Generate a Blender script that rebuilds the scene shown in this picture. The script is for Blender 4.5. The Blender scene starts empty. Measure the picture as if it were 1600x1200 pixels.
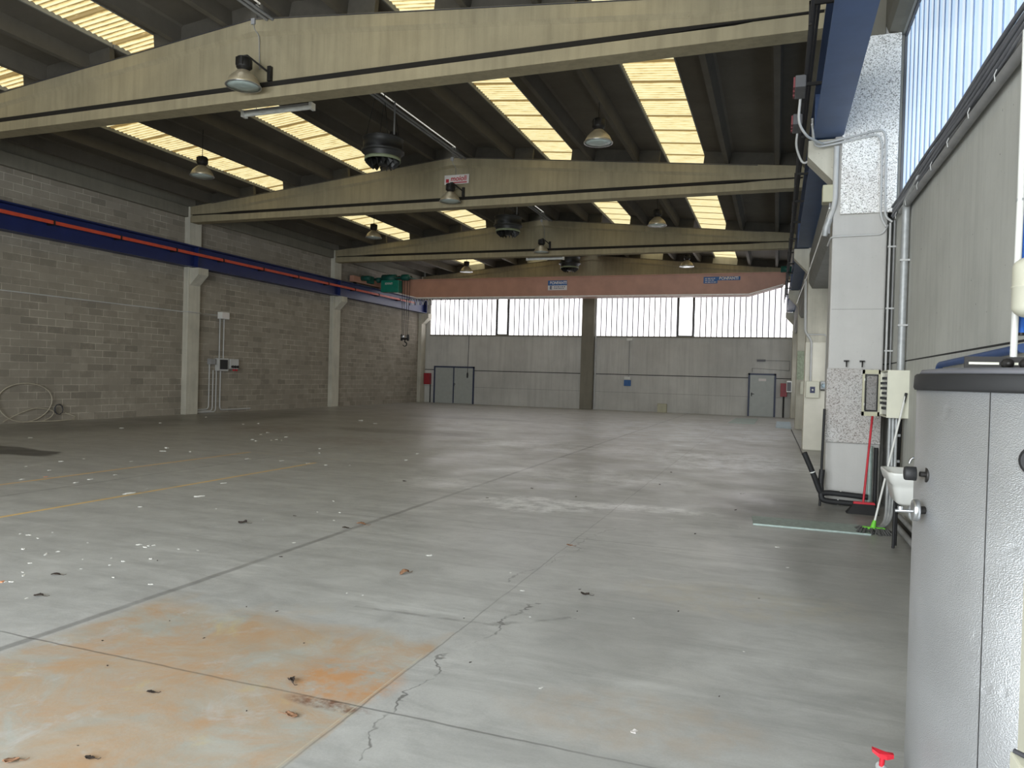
import bpy, bmesh, math, random
from mathutils import Vector, Matrix

random.seed(7)
sc = bpy.context.scene
COL = sc.collection
PI = math.pi

# ------------------------------------------------------------------ camera
F_PX, YAW, PITCH, ROLL, EYE = 1138.6, 0.348, -0.0113, 0.0282, 1.6
_w = Vector((-math.sin(YAW) * math.cos(PITCH), math.cos(YAW) * math.cos(PITCH), math.sin(PITCH)))
_r0 = Vector((math.cos(YAW), math.sin(YAW), 0))
_u0 = _r0.cross(_w)
_r = _r0 * math.cos(ROLL) + _u0 * math.sin(ROLL)
_u = -_r0 * math.sin(ROLL) + _u0 * math.cos(ROLL)
cam_d = bpy.data.cameras.new('camera')
cam_d.sensor_width = 36.0
cam_d.sensor_fit = 'HORIZONTAL'
cam_d.lens = F_PX * 36.0 / 1600.0
cam_d.clip_start = 0.05
cam_d.clip_end = 300
cam = bpy.data.objects.new('camera', cam_d)
COL.objects.link(cam)
mw = Matrix.Identity(4)
for i in range(3):
    mw[i][0] = _r[i]; mw[i][1] = _u[i]; mw[i][2] = -_w[i]
mw[0][3], mw[1][3], mw[2][3] = 0, 0, EYE
cam.matrix_world = mw
sc.camera = cam

# ------------------------------------------------------------------ view, world, lights
sc.view_settings.view_transform = 'Standard'
sc.view_settings.look = 'None'
sc.view_settings.gamma = 1.0
sc.view_settings.use_curve_mapping = False
sc.view_settings.exposure = 0.0
sc.cycles.use_denoising = True
sc.cycles.max_bounces = 8
sc.cycles.diffuse_bounces = 5
sc.cycles.sample_clamp_indirect = 4.0
WORLD_STRENGTH = 12.5      # overcast sky outside the unseen entrance opening behind the camera
GLASS_FAR = 2.8           # daylight on the profiled glass of the end wall
GLASS_SIDE = 0.93         # daylight on the profiled glass of the right wall
SKYLIGHT = 1.0            # daylight through the stained roof sheets

world = bpy.data.worlds.new('sky')
sc.world = world
world.use_nodes = True
bgn = world.node_tree.nodes['Background']
bgn.inputs['Color'].default_value = (0.90, 0.96, 1.0, 1)
bgn.inputs['Strength'].default_value = WORLD_STRENGTH

# hall dimensions (metres; camera stands at x = 0, y = 0)
XL, XR = -18.6, 1.40          # faces of the side walls
YB, YF = -5.0, 36.5           # entrance wall, end wall
XC = -8.93                    # ridge line
ZB = 6.37                     # underside of the roof beams
BEAM_Y = [10.6, 19.03, 27.46, 35.92]   # front faces of the roof beams
GATE = (-10.0, 1.3, 6.2)      # unseen entrance opening, enlarged to light the hall: x from, x to, height

pl = bpy.data.lights.new('entrance_portal', 'AREA')
pl.shape = 'RECTANGLE'; pl.size = GATE[1] - GATE[0]; pl.size_y = GATE[2]
pl.cycles.is_portal = True
po = bpy.data.objects.new('entrance_portal', pl)
COL.objects.link(po)
po.location = ((GATE[0] + GATE[1]) / 2, YB - 0.3, GATE[2] / 2)
po.rotation_euler = (PI / 2, 0, 0)      # faces +Y, into the hall


def ray(px, py):
    return (_r * ((px - 800) / F_PX) - _u * ((py - 600) / F_PX) + _w)


def at(px, py, **k):
    """point of the photograph on the plane x=, y= or z="""
    d = ray(px, py)
    ax, val = list(k.items())[0]
    i = 'xyz'.index(ax)
    t = (val - (EYE if i == 2 else 0)) / d[i]
    return Vector((0, 0, EYE)) + d * t


# ------------------------------------------------------------------ mesh helper
class MB:
    def __init__(s):
        s.v = []; s.f = []; s.sm = []

    def add(s, verts, faces, smooth=False):
        o = len(s.v)
        s.v += [tuple(p) for p in verts]
        for f in faces:
            s.f.append(tuple(i + o for i in f)); s.sm.append(smooth)
        return s

    def box(s, x0, x1, y0, y1, z0, z1):
        v = [(x0, y0, z0), (x1, y0, z0), (x1, y1, z0), (x0, y1, z0), (x0, y0, z1), (x1, y0, z1), (x1, y1, z1), (x0, y1, z1)]
        return s.add(v, [(0, 3, 2, 1), (4, 5, 6, 7), (0, 1, 5, 4), (1, 2, 6, 5), (2, 3, 7, 6), (3, 0, 4, 7)])

    def prism(s, poly, axis, a, b):
        """extrude a polygon along an axis; poly holds the two other coordinates in x,y,z order"""
        def mk(t):
            out = []
            for p, q in poly:
                out.append({'x': (t, p, q), 'y': (p, t, q), 'z': (p, q, t)}[axis])
            return out
        n = len(poly)
        v = mk(a) + mk(b)
        f = [tuple(range(n)), tuple(range(2 * n - 1, n - 1, -1))]
        f += [(i, (i + 1) % n, n + (i + 1) % n, n + i) for i in range(n)]
        return s.add(v, f)

    def tube(s, pts, r, n=10, cap=True):
        pts = [Vector(p) for p in pts]
        rings = []
        up = None
        for i, p in enumerate(pts):
            if i == 0: t = pts[1] - p
            elif i == len(pts) - 1: t = p - pts[i - 1]
            else: t = (pts[i + 1] - p).normalized() + (p - pts[i - 1]).normalized()
            t = t.normalized()
            if up is None:
                up = Vector((0, 0, 1)) if abs(t.z) < 0.9 else Vector((0, 1, 0))
            a = (up - t * up.dot(t))
            if a.length < 1e-5: a = t.orthogonal()
            a.normalize()
            up = a
            b = t.cross(a)
            rr = r[i] if isinstance(r, (list, tuple)) else r
            rings.append([p + (a * math.cos(2 * PI * k / n) + b * math.sin(2 * PI * k / n)) * rr for k in range(n)])
        v = [q for ring in rings for q in ring]
        f = []
        for i in range(len(rings) - 1):
            for k in range(n):
                f.append((i * n + k, i * n + (k + 1) % n, (i + 1) * n + (k + 1) % n, (i + 1) * n + k))
        s.add(v, f, True)
        if cap:
            m = len(rings) - 1
            s.add(rings[0], [tuple(range(n - 1, -1, -1))])
            s.add(rings[m], [tuple(range(n))])
        return s

    def lathe(s, prof, c, n=32, axis='z', smooth=True):
        """prof: list of (radius, height) from bottom to top"""
        v = []
        for r, h in prof:
            for k in range(n):
                a = 2 * PI * k / n
                p, q = r * math.cos(a), r * math.sin(a)
                d = {'z': (p, q, h), 'y': (p, h, q), 'x': (h, p, q)}[axis]
                v.append((c[0] + d[0], c[1] + d[1], c[2] + d[2]))
        f = []
        for i in range(len(prof) - 1):
            for k in range(n):
                f.append((i * n + k, i * n + (k + 1) % n, (i + 1) * n + (k + 1) % n, (i + 1) * n + k))
        return s.add(v, f, smooth)

    def disc(s, c, r, n=32, axis='z'):
        v = []
        for k in range(n):
            a = 2 * PI * k / n
            p, q = r * math.cos(a), r * math.sin(a)
            d = {'z': (p, q, 0), 'y': (p, 0, q), 'x': (0, p, q)}[axis]
            v.append((c[0] + d[0], c[1] + d[1], c[2] + d[2]))
        return s.add(v, [tuple(range(n))])


def smooth_path(pts, rad=0.08, n=5):
    """round the corners of a polyline"""
    pts = [Vector(p) for p in pts]
    out = [pts[0]]
    for i in range(1, len(pts) - 1):
        a, p, b = pts[i - 1], pts[i], pts[i + 1]
        ra = min(rad, (a - p).length * .45); rb = min(rad, (b - p).length * .45)
        q0 = p + (a - p).normalized() * ra; q1 = p + (b - p).normalized() * rb
        for k in range(n + 1):
            t = k / n
            out.append(q0 * (1 - t) ** 2 + p * 2 * t * (1 - t) + q1 * t * t)
    out.append(pts[-1])
    return out


def origin(o):
    v = Vector((0, 0, 0))
    while o is not None:
        v += Vector(o.location); o = o.parent
    return v


def obj(name, mb, mat, parent=None, bevel=0.0, seg=2, recalc=True):
    me = bpy.data.meshes.new(name)
    off = origin(parent)
    me.from_pydata([(p[0] - off.x, p[1] - off.y, p[2] - off.z) for p in mb.v], [], mb.f)
    for p, sflag in zip(me.polygons, mb.sm):
        p.use_smooth = sflag
    if recalc:
        b = bmesh.new(); b.from_mesh(me)
        bmesh.ops.recalc_face_normals(b, faces=b.faces)
        b.to_mesh(me); b.free()
    me.materials.append(mat)
    o = bpy.data.objects.new(name, me)
    COL.objects.link(o)
    if parent is not None:
        o.parent = parent
    if bevel:
        m = o.modifiers.new('bevel', 'BEVEL'); m.width = bevel; m.segments = seg
        m.limit_method = 'ANGLE'; m.angle_limit = math.radians(40)
    return o


def tag(o, label, cat, group=None, kind=None):
    o['label'] = label; o['category'] = cat
    if group: o['group'] = group
    if kind: o['kind'] = kind
    return o


def thing(name, loc, label, cat, group=None):
    o = bpy.data.objects.new(name, None)
    o.empty_display_size = 0.1
    COL.objects.link(o); o.location = loc
    return tag(o, label, cat, group)


def struct(name, mb, mat, parent=None, bevel=0.0):
    o = obj(name, mb, mat, parent, bevel)
    o['kind'] = 'structure'
    return o


def text(name, body, size, loc, rot, mat, parent, extrude=0.002, shear=0.0, bold=0.0, width=None):
    c = bpy.data.curves.new(name, 'FONT')
    c.body = body; c.size = size; c.extrude = extrude; c.shear = shear; c.offset = bold
    c.align_x = 'CENTER'; c.align_y = 'CENTER'
    c.materials.append(mat)
    o = bpy.data.objects.new(name, c)
    COL.objects.link(o)
    o.location = Vector(loc) - origin(parent)
    o.rotation_euler = rot
    o.parent = parent
    bpy.context.view_layer.update()
    me = bpy.data.meshes.new_from_object(o.evaluated_get(bpy.context.evaluated_depsgraph_get()))
    if width:
        w0 = max(v.co.x for v in me.vertices) - min(v.co.x for v in me.vertices)
        for v in me.vertices: v.co.x *= width / w0
    q = bpy.data.objects.new(name, me); COL.objects.link(q)
    q.location = o.location; q.rotation_euler = o.rotation_euler; q.parent = parent
    bpy.data.objects.remove(o)
    q.name = name
    return q


# ------------------------------------------------------------------ materials
def srgb(c):
    return tuple((x / 12.92 if x <= 0.04045 else ((x + 0.055) / 1.055) ** 2.4) for x in [v / 255 for v in c]) + (1,)


class N:
    """small node-building helper"""
    def __init__(s, name):
        s.m = bpy.data.materials.new(name); s.m.use_nodes = True
        s.t = s.m.node_tree; s.n = s.t.nodes; s.l = s.t.links
        s.b = s.n['Principled BSDF']
        s.pos = s.n.new('ShaderNodeNewGeometry').outputs['Position']

    def link(s, a, b):
        s.l.new(a, b)

    def put(s, sock, v):
        if hasattr(v, 'links'): s.l.new(v, sock)
        else: sock.default_value = v

    def math(s, op, a, b=0.0, c=None, clamp=False):
        n = s.n.new('ShaderNodeMath'); n.operation = op; n.use_clamp = clamp
        s.put(n.inputs[0], a); s.put(n.inputs[1], b)
        if c is not None: s.put(n.inputs[2], c)
        return n.outputs[0]

    def mapping(s, scale=(1, 1, 1), loc=(0, 0, 0), rot=(0, 0, 0), vec=None):
        n = s.n.new('ShaderNodeMapping')
        n.inputs['Scale'].default_value = scale; n.inputs['Location'].default_value = loc
        n.inputs['Rotation'].default_value = rot
        s.l.new(vec or s.pos, n.inputs['Vector'])
        return n.outputs[0]

    def noise(s, scale, detail=4, rough=.55, vec=None, dist=0.0):
        n = s.n.new('ShaderNodeTexNoise')
        n.inputs['Scale'].default_value = scale; n.inputs['Detail'].default_value = detail
        n.inputs['Roughness'].default_value = rough; n.inputs['Distortion'].default_value = dist
        s.l.new(vec or s.pos, n.inputs['Vector'])
        return n.outputs['Fac']

    def ramp(s, fac, stops):
        n = s.n.new('ShaderNodeValToRGB')
        e = n.color_ramp.elements
        while len(e) < len(stops): e.new(0.5)
        for el, (p, c) in zip(e, stops):
            el.position = p
            el.color = c if len(c) == 4 else tuple(c) + (1,)
        s.l.new(fac, n.inputs['Fac'])
        return n.outputs['Color']

    def range(s, v, a, b, c=0.0, d=1.0, smooth=False):
        n = s.n.new('ShaderNodeMapRange')
        if smooth: n.interpolation_type = 'SMOOTHSTEP'
        s.put(n.inputs['Value'], v)
        n.inputs['From Min'].default_value = a; n.inputs['From Max'].default_value = b
        n.inputs['To Min'].default_value = c; n.inputs['To Max'].default_value = d
        return n.outputs[0]

    def mix(s, fac, a, b, mode='MIX'):
        n = s.n.new('ShaderNodeMix'); n.data_type = 'RGBA'; n.blend_type = mode
        s.put(n.inputs[0], fac); s.put(n.inputs[6], a); s.put(n.inputs[7], b)
        return n.outputs[2]

    def sep(s, vec=None):
        n = s.n.new('ShaderNodeSeparateXYZ'); s.l.new(vec or s.pos, n.inputs[0])
        return n.outputs

    def comb(s, x, y, z):
        n = s.n.new('ShaderNodeCombineXYZ')
        s.put(n.inputs[0], x); s.put(n.inputs[1], y); s.put(n.inputs[2], z)
        return n.outputs[0]

    def bump(s, h, strength=.3, dist=.02):
        n = s.n.new('ShaderNodeBump'); n.inputs['Strength'].default_value = strength
        n.inputs['Distance'].default_value = dist
        s.l.new(h, n.inputs['Height']); s.l.new(n.outputs[0], s.b.inputs['Normal'])

    def set(s, color=None, rough=None, metal=None, spec=None):
        if color is not None: s.put(s.b.inputs['Base Color'], color)
        if rough is not None: s.put(s.b.inputs['Roughness'], rough)
        if metal is not None: s.put(s.b.inputs['Metallic'], metal)
        if spec is not None: s.b.inputs['Specular IOR Level'].default_value = spec
        return s.m


def plain(name, rgb, rough=.5, metal=0.0, var=.12, scale=6.0, bump=0.0, spec=.5):
    s = N(name)
    c = srgb(rgb)
    lo = tuple(x * (1 - var) for x in c[:3]) + (1,)
    hi = tuple(min(1, x * (1 + var)) for x in c[:3]) + (1,)
    f = s.noise(scale, 5)
    s.set(s.ramp(f, [(.3, lo), (.7, hi)]), rough, metal, spec)
    if bump: s.bump(s.noise(scale * 12, 3), bump, .01)
    return s.m


def concrete(name, rgb, var=.22, streak=.25, rough=.85, panel=False, scale=1.2):
    s = N(name)
    c = srgb(rgb)[:3]
    f = s.noise(scale, 8, .62)
    col = s.ramp(f, [(.28, tuple(x * (1 - var) for x in c)), (.72, tuple(min(1, x * (1 + var)) for x in c))])
    if streak:
        v = s.mapping((5.0, 5.0, .35))
        st = s.range(s.noise(1.6, 5, .6, v), .42, .72, 0, 1)
        col = s.mix(s.math('MULTIPLY', st, streak), col, tuple(x * .45 for x in c) + (1,))
    pits = s.range(s.noise(55, 2), .68, .74, 0, .5)
    col = s.mix(pits, col, tuple(x * .4 for x in c) + (1,))
    s.set(col, rough, 0, .3)
    s.bump(s.noise(30, 5), .18, .01)
    return s.m


def stripes_line(s, coord, period, width, offset=0.0):
    """1 on thin lines repeated every period"""
    a = s.math('ADD', coord, offset)
    m = s.math('PINGPONG', a, period / 2)
    return s.math('LESS_THAN', m, width / 2)


M = {}
M['beam'] = concrete('precast_beam_concrete', (152, 142, 116), .12, .35)
M['column'] = concrete('column_concrete', (192, 188, 174), .16, .25)
M['column_light'] = concrete('right_column_concrete', (186, 184, 180), .07, .08)
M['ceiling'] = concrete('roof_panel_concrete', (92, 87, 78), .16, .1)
M['band'] = concrete('edge_beam_concrete', (128, 124, 112), .12, .2)
M['lintel'] = concrete('lintel_concrete', (130, 130, 126), .1, .2)


def mat_right_wall():
    s = N('right_wall_concrete')
    c = srgb((186, 186, 180))[:3]
    f = s.noise(.9, 8, .6)
    col = s.ramp(f, [(.3, tuple(x * .86 for x in c)), (.7, tuple(x * 1.1 for x in c))])
    v = s.mapping((3, 6.0, .3))
    col = s.mix(s.range(s.noise(2.0, 6, .65, v), .45, .75, 0, .28), col, tuple(x * .5 for x in c) + (1,))
    z = s.sep()[2]
    line = s.math('LESS_THAN', s.math('ABSOLUTE', s.math('SUBTRACT', z, 1.9)), .008)
    col = s.mix(line, col, (.03, .03, .03, 1))
    pits = s.range(s.noise(24, 2), .74, .78, 0, .8)
    col = s.mix(pits, col, (.05, .045, .04, 1))
    s.set(col, .85, 0, .3); s.bump(s.noise(40, 4), .2, .008)
    return s.m


def mat_end_wall():
    s = N('end_wall_concrete')
    c = srgb((196, 195, 190))[:3]
    f = s.noise(.5, 8, .6)
    col = s.ramp(f, [(.3, tuple(x * .82 for x in c)), (.7, tuple(x * 1.12 for x in c))])
    v = s.mapping((4, 4, .25))
    col = s.mix(s.range(s.noise(1.4, 6, .65, v), .45, .75, 0, .35), col, tuple(x * .5 for x in c) + (1,))
    z = s.sep()[2]
    l1 = s.math('LESS_THAN', s.math('ABSOLUTE', s.math('SUBTRACT', z, 1.82)), .02)
    l2 = s.math('LESS_THAN', s.math('ABSOLUTE', s.math('SUBTRACT', z, .92)), .008)
    col = s.mix(s.math('ADD', l1, s.math('MULTIPLY', l2, .5), clamp=True), col, (.04, .04, .04, 1))
    s.set(col, .85, 0, .3); s.bump(s.noise(30, 4), .2, .01)
    return s.m


def mat_blocks():
    s = N('grey_concrete_block_masonry')
    x, y, z = s.sep()
    vec = s.comb(y, z, 0)
    b = s.n.new('ShaderNodeTexBrick')
    b.offset = 0.5; b.squash = 1.0
    b.inputs['Scale'].default_value = 1.0
    b.inputs['Mortar Size'].default_value = .006
    b.inputs['Mortar Smooth'].default_value = .15
    b.inputs['Brick Width'].default_value = .5
    b.inputs['Row Height'].default_value = .2
    b.inputs['Bias'].default_value = 0.0
    b.inputs['Color1'].default_value = (0, 0, 0, 1); b.inputs['Color2'].default_value = (1, 1, 1, 1)
    b.inputs['Mortar'].default_value = (.5, .5, .5, 1)
    s.link(vec, b.inputs['Vector'])
    tone = s.math('MULTIPLY', b.outputs['Color'], 1.0)
    base = srgb((150, 143, 131))[:3]
    col = s.ramp(tone, [(0.0, tuple(v * .74 for v in base)), (.35, tuple(v * .92 for v in base)), (.8, tuple(v * 1.0 for v in base)), (1.0, tuple(v * 1.1 for v in base))])
    # greyish rubbed haze on the faces, and large soft changes of tone
    haze = s.range(s.noise(2.6, 6, .68), .46, .72, 0, .6)
    col = s.mix(haze, col, tuple(v * 1.28 for v in base) + (1,))
    big = s.range(s.noise(.35, 3), .35, .65, 0, .3)
    col = s.mix(big, col, tuple(v * .72 for v in base) + (1,))
    mort = s.mix(s.range(s.noise(1.3, 3), .40, .62), tuple(v * 1.05 for v in base) + (1,), tuple(min(1, v * 1.95) for v in base) + (1,))
    col = s.mix(b.outputs['Fac'], col, mort)
    s.set(col, .95, 0, .15)
    h = s.math('SUBTRACT', s.noise(60, 4), s.math('MULTIPLY', b.outputs['Fac'], 1.2))
    s.bump(h, .35, .01)
    return s.m


def mat_gravel(name='exposed_aggregate_concrete', dark=0.0):
    s = N(name)
    v = s.n.new('ShaderNodeTexVoronoi'); v.inputs['Scale'].default_value = 85
    s.link(s.pos, v.inputs['Vector'])
    v2 = s.n.new('ShaderNodeTexVoronoi'); v2.inputs['Scale'].default_value = 130
    s.link(s.pos, v2.inputs['Vector'])
    t = s.math('ADD', s.math('MULTIPLY', s.sep(v.outputs['Color'])[0], .65), s.math('MULTIPLY', s.sep(v2.outputs['Color'])[1], .35))
    col = s.ramp(t, [(.12, srgb((110, 108, 105))), (.30, srgb((206, 204, 199))), (.5, srgb((240, 238, 234))), (.75, srgb((255, 254, 252)))])
    if dark: col = s.mix(dark, col, srgb((92, 88, 84)))
    warm = s.range(s.noise(1.2, 3), .5, .7, 0, .25)
    col = s.mix(warm, col, srgb((150, 128, 116)))
    s.set(col, .8, 0, .4)
    s.bump(v.outputs['Distance'], .25, .01)
    return s.m


def mat_floor():
    s = N('industrial_concrete_floor')
    X, Y, Z = s.sep()
    base = srgb((181, 181, 178))[:3]
    f = s.noise(.55, 9, .66)
    col = s.ramp(f, [(.25, tuple(x * .66 for x in base)), (.5, base), (.75, tuple(x * 1.16 for x in base))])
    fine = s.noise(9, 6, .7)
    col = s.mix(.35, col, s.ramp(fine, [(.3, tuple(x * .72 for x in base)), (.7, tuple(x * 1.12 for x in base))]))
    speck = s.noise(85, 3, .6)
    col = s.mix(.22, col, s.ramp(speck, [(.35, tuple(x * .5 for x in base)), (.65, tuple(x * 1.25 for x in base))]))
    mot = s.noise(2.3, 8, .72, s.mapping((1, 1.6, 1), loc=(2, 5, 0)), .5)
    col = s.mix(.55, col, s.ramp(mot, [(.30, tuple(x * .62 for x in base)), (.55, base), (.72, tuple(min(1, x * 1.2) for x in base))]))
    # scuffs drawn across the hall by traffic
    v = s.mapping((.35, 2.6, 1), rot=(0, 0, .12))
    sc1 = s.range(s.noise(1.3, 7, .7, v, .4), .50, .70, 0, .6)
    col = s.mix(sc1, col, tuple(x * .62 for x in base) + (1,))
    v = s.mapping((.3, 2.2, 1), loc=(7, 3, 0), rot=(0, 0, -.06))
    sc2 = s.range(s.noise(1.5, 7, .7, v, .3), .56, .74, 0, .55)
    col = s.mix(sc2, col, tuple(min(1, x * 1.45) for x in base) + (1,))
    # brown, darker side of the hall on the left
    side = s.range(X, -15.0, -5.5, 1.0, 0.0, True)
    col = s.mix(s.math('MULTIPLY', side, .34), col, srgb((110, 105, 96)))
    wob = s.noise(1.6, 5, .6)
    wobc = s.math('MULTIPLY', s.math('SUBTRACT', wob, .5), 1.1)

    def patch(cx, cy, rx, ry, colr, amt, rot=0.0, soft=.55, breakup=None):
        nonlocal col
        m = s.n.new('ShaderNodeVectorMath'); m.operation = 'SUBTRACT'
        s.link(s.pos, m.inputs[0]); m.inputs[1].default_value = (cx, cy, 0)
        mm = s.mapping((1 / rx, 1 / ry, 0), rot=(0, 0, 0), vec=(s.mapping(rot=(0, 0, -rot), vec=m.outputs[0]) if rot else m.outputs[0]))
        ln = s.n.new('ShaderNodeVectorMath'); ln.operation = 'LENGTH'; s.link(mm, ln.inputs[0])
        d = s.math('ADD', ln.outputs['Value'], wobc)
        k = s.range(d, 1.0 - soft / 2, 1.0 + soft / 2, amt, 0.0, True)
        if breakup:
            k = s.math('MULTIPLY', k, s.range(s.noise(breakup, 6, .7), .38, .6))
        col = s.mix(k, col, srgb(colr))

    # white dust, painted window sheen, dark oil, and tyre-dark areas
    patch(-2.75, 8.7, .75, .5, (236, 236, 235), .8, breakup=5)
    patch(-1.5, 9.05, .9, .22, (232, 232, 230), .7, breakup=5)
    patch(-2.7, 11.6, 1.3, .9, (226, 227, 228), .5, breakup=4)
    patch(-.9, 15.3, 1.4, 1.8, (232, 234, 238), .6, breakup=4)
    patch(-4.6, 9.7, .7, .6, (222, 222, 220), .45, breakup=4)
    patch(-4.4, 16.2, 2.4, 1.2, (222, 224, 227), .5, breakup=3)
    patch(-3.0, 24.0, 3.4, 5.0, (222, 228, 236), .55, breakup=1.5)  # bluish reflection of the end windows painted into the far floor
    patch(-8.0, 22.0, 3.0, 2.0, (206, 206, 204), .45, breakup=2)
    patch(-13.3, 9.2, 1.5, .5, (52, 50, 47), .85, soft=.3)
    patch(.35, 9.9, 1.2, 1.1, (92, 90, 84), .55)
    patch(.8, 7.0, .7, 2.0, (104, 102, 96), .45)
    patch(-.9, 4.6, .5, .8, (120, 120, 118), .3)
    patch(-.6, 3.4, .55, .3, (176, 158, 138), .4, breakup=6)
    patch(-.2, 5.6, .8, .4, (178, 170, 150), .4, breakup=6)
    patch(-10.8, 24.5, 2.2, .7, (104, 100, 94), .6)
    patch(-9.5, 17.5, 2.4, .6, (108, 104, 98), .5)
    patch(-16.5, 17.0, 1.6, 7, (92, 90, 86), .45)
    patch(-12.5, 16.0, 1.2, 1.0, (112, 88, 74), .4, breakup=3)
    patch(-9.0, 14.5, 1.2, 1.0, (112, 90, 78), .35, breakup=3)
    # yellow marking lines
    def seg(x0, y0, x1, y1, w, colr, amt, worn=3.0, lo=.34, hi=.52):
        nonlocal col
        L = math.hypot(x1 - x0, y1 - y0); dx, dy = (x1 - x0) / L, (y1 - y0) / L
        u = s.math('ADD', s.math('MULTIPLY', s.math('SUBTRACT', X, x0), dx), s.math('MULTIPLY', s.math('SUBTRACT', Y, y0), dy))
        t = s.math('ADD', s.math('MULTIPLY', s.math('SUBTRACT', X, x0), -dy), s.math('MULTIPLY', s.math('SUBTRACT', Y, y0), dx))
        k = s.math('LESS_THAN', s.math('ABSOLUTE', t), w / 2)
        k = s.math('MULTIPLY', k, s.math('GREATER_THAN', u, 0.0))
        k = s.math('MULTIPLY', k, s.math('LESS_THAN', u, L))
        if worn: k = s.math('MULTIPLY', k, s.range(s.noise(worn, 6, .7), lo, hi))
        col = s.mix(s.math('MULTIPLY', k, amt), col, srgb(colr))
    seg(-9.42, 5.0, -9.42, 11.4, .065, (226, 184, 112), .95, 3.0, .26, .44)
    seg(-7.45, 4.2, -7.45, 10.7, .065, (230, 192, 116), .95, 3.0, .26, .44)
    seg(-9.42, 11.4, -7.3, 11.25, .04, (176, 160, 120), .5)
    # rust-stained slab in the foreground: a rectangle between two joints
    wx = s.math('MULTIPLY', s.math('SUBTRACT', s.noise(3.0, 5), .5), .05)
    inx = s.math('MULTIPLY', s.range(s.math('ADD', X, wx), -3.98, -3.85, 0, 1), s.range(s.math('ADD', X, wx), -1.84, -1.80, 1, 0))
    iny = s.range(s.math('ADD', Y, s.math('MULTIPLY', s.math('SUBTRACT', s.noise(1.3, 4), .5), 1.3)), 3.75, 4.05, 1, 0)
    slab = s.math('MULTIPLY', inx, iny)
    col = s.mix(s.math('MULTIPLY', slab, .45), col, srgb((170, 167, 150)))
    rn = s.noise(1.5, 10, .74, s.mapping(loc=(3.1, 1.7, 0)), .8)
    col = s.mix(s.math('MULTIPLY', slab, s.range(rn, .40, .62, 0, .75)), col, srgb((182, 148, 112)))
    rn2 = s.noise(2.2, 12, .8, s.mapping(loc=(8.3, 4.4, 0)), .9)
    col = s.mix(s.math('MULTIPLY', slab, s.range(rn2, .47, .70, 0, .75)), col, srgb((186, 142, 100)))
    rn3 = s.noise(3.1, 8, .7, s.mapping(loc=(1.3, 9.4, 0)), .5)
    col = s.mix(s.math('MULTIPLY', slab, s.range(rn3, .57, .68, 0, .6)), col, srgb((190, 191, 190)))
    rn4 = s.noise(1.8, 7, .7, s.mapping(loc=(5.3, 2.4, 0)), .5)
    col = s.mix(s.math('MULTIPLY', slab, s.range(rn4, .58, .68, 0, .5)), col, srgb((196, 182, 132)))
    patch(-2.05, 3.25, .28, .25, (194, 140, 88), .8, breakup=6)
    patch(-1.98, 2.98, .22, .05, (104, 62, 44), .8, breakup=12)
    seg(-1.84, 2.2, -1.84, 3.72, .008, (196, 188, 166), .6, 8)
    # slab joints and cracks
    def joint(v, c0, w, amt=.75):
        nonlocal col
        d = s.math('ABSOLUTE', s.math('SUBTRACT', s.math('ADD', v, s.math('MULTIPLY', s.math('SUBTRACT', s.noise(2.5, 4), .5), .04)), c0))
        k = s.range(d, w * .35, w, amt, 0.0, True)
        k = s.math('MULTIPLY', k, s.range(s.noise(1.1, 4), .3, .55, .35, 1))
        col = s.mix(k, col, (.03, .028, .025, 1))
    joint(X, -4.01, .045, .42); joint(X, -1.82, .008, .4)
    for yj in (3.02, 7.05, 11.1, 19.4, 27.6):
        joint(Y, yj, .010 if yj < 12 else .03, .5)
    joint(X, -8.6, .03, .4); joint(X, -13.2, .03, .3); None
    def crack(pts, w=.018, amt=.7, wob=.5):
        nonlocal col
        nx = s.math('ADD', X, s.math('MULTIPLY', s.math('SUBTRACT', s.noise(2.2, 4, .6), .5), wob))
        for (x0, y0), (x1, y1) in zip(pts, pts[1:]):
            L = math.hypot(x1 - x0, y1 - y0); dx, dy = (x1 - x0) / L, (y1 - y0) / L
            u = s.math('ADD', s.math('MULTIPLY', s.math('SUBTRACT', nx, x0), dx), s.math('MULTIPLY', s.math('SUBTRACT', Y, y0), dy))
            t = s.math('ABSOLUTE', s.math('ADD', s.math('MULTIPLY', s.math('SUBTRACT', nx, x0), -dy), s.math('MULTIPLY', s.math('SUBTRACT', Y, y0), dx)))
            k = s.range(t, w * .2, w, amt, 0, True)
            k = s.math('MULTIPLY', k, s.math('MULTIPLY', s.math('GREATER_THAN', u, 0), s.math('LESS_THAN', u, L)))
            k = s.math('MULTIPLY', k, s.range(s.noise(4.5, 5), .38, .55, 0, 1))
            col = s.mix(k, col, (.035, .033, .03, 1))
    crack([(-1.6, 2.6), (-1.72, 3.5), (-1.66, 4.3), (-1.55, 4.9)], .011, .6)
    crack([(-1.9, 5.3), (-1.7, 6.3), (-1.75, 7.4), (-1.3, 8.2)], .012, .4)
    crack([(-2.6, 4.3), (-1.7, 4.35), (-1.2, 4.7)], .03, .35)
    s.set(col, None, 0, .5)
    rg = s.range(s.noise(.8, 7, .7), .3, .7, .27, .52)
    s.link(rg, s.b.inputs['Roughness'])
    s.bump(s.math('ADD', s.math('MULTIPLY', s.noise(60, 4, .6), .5), s.noise(6, 5)), .10, .01)
    return s.m


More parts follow.
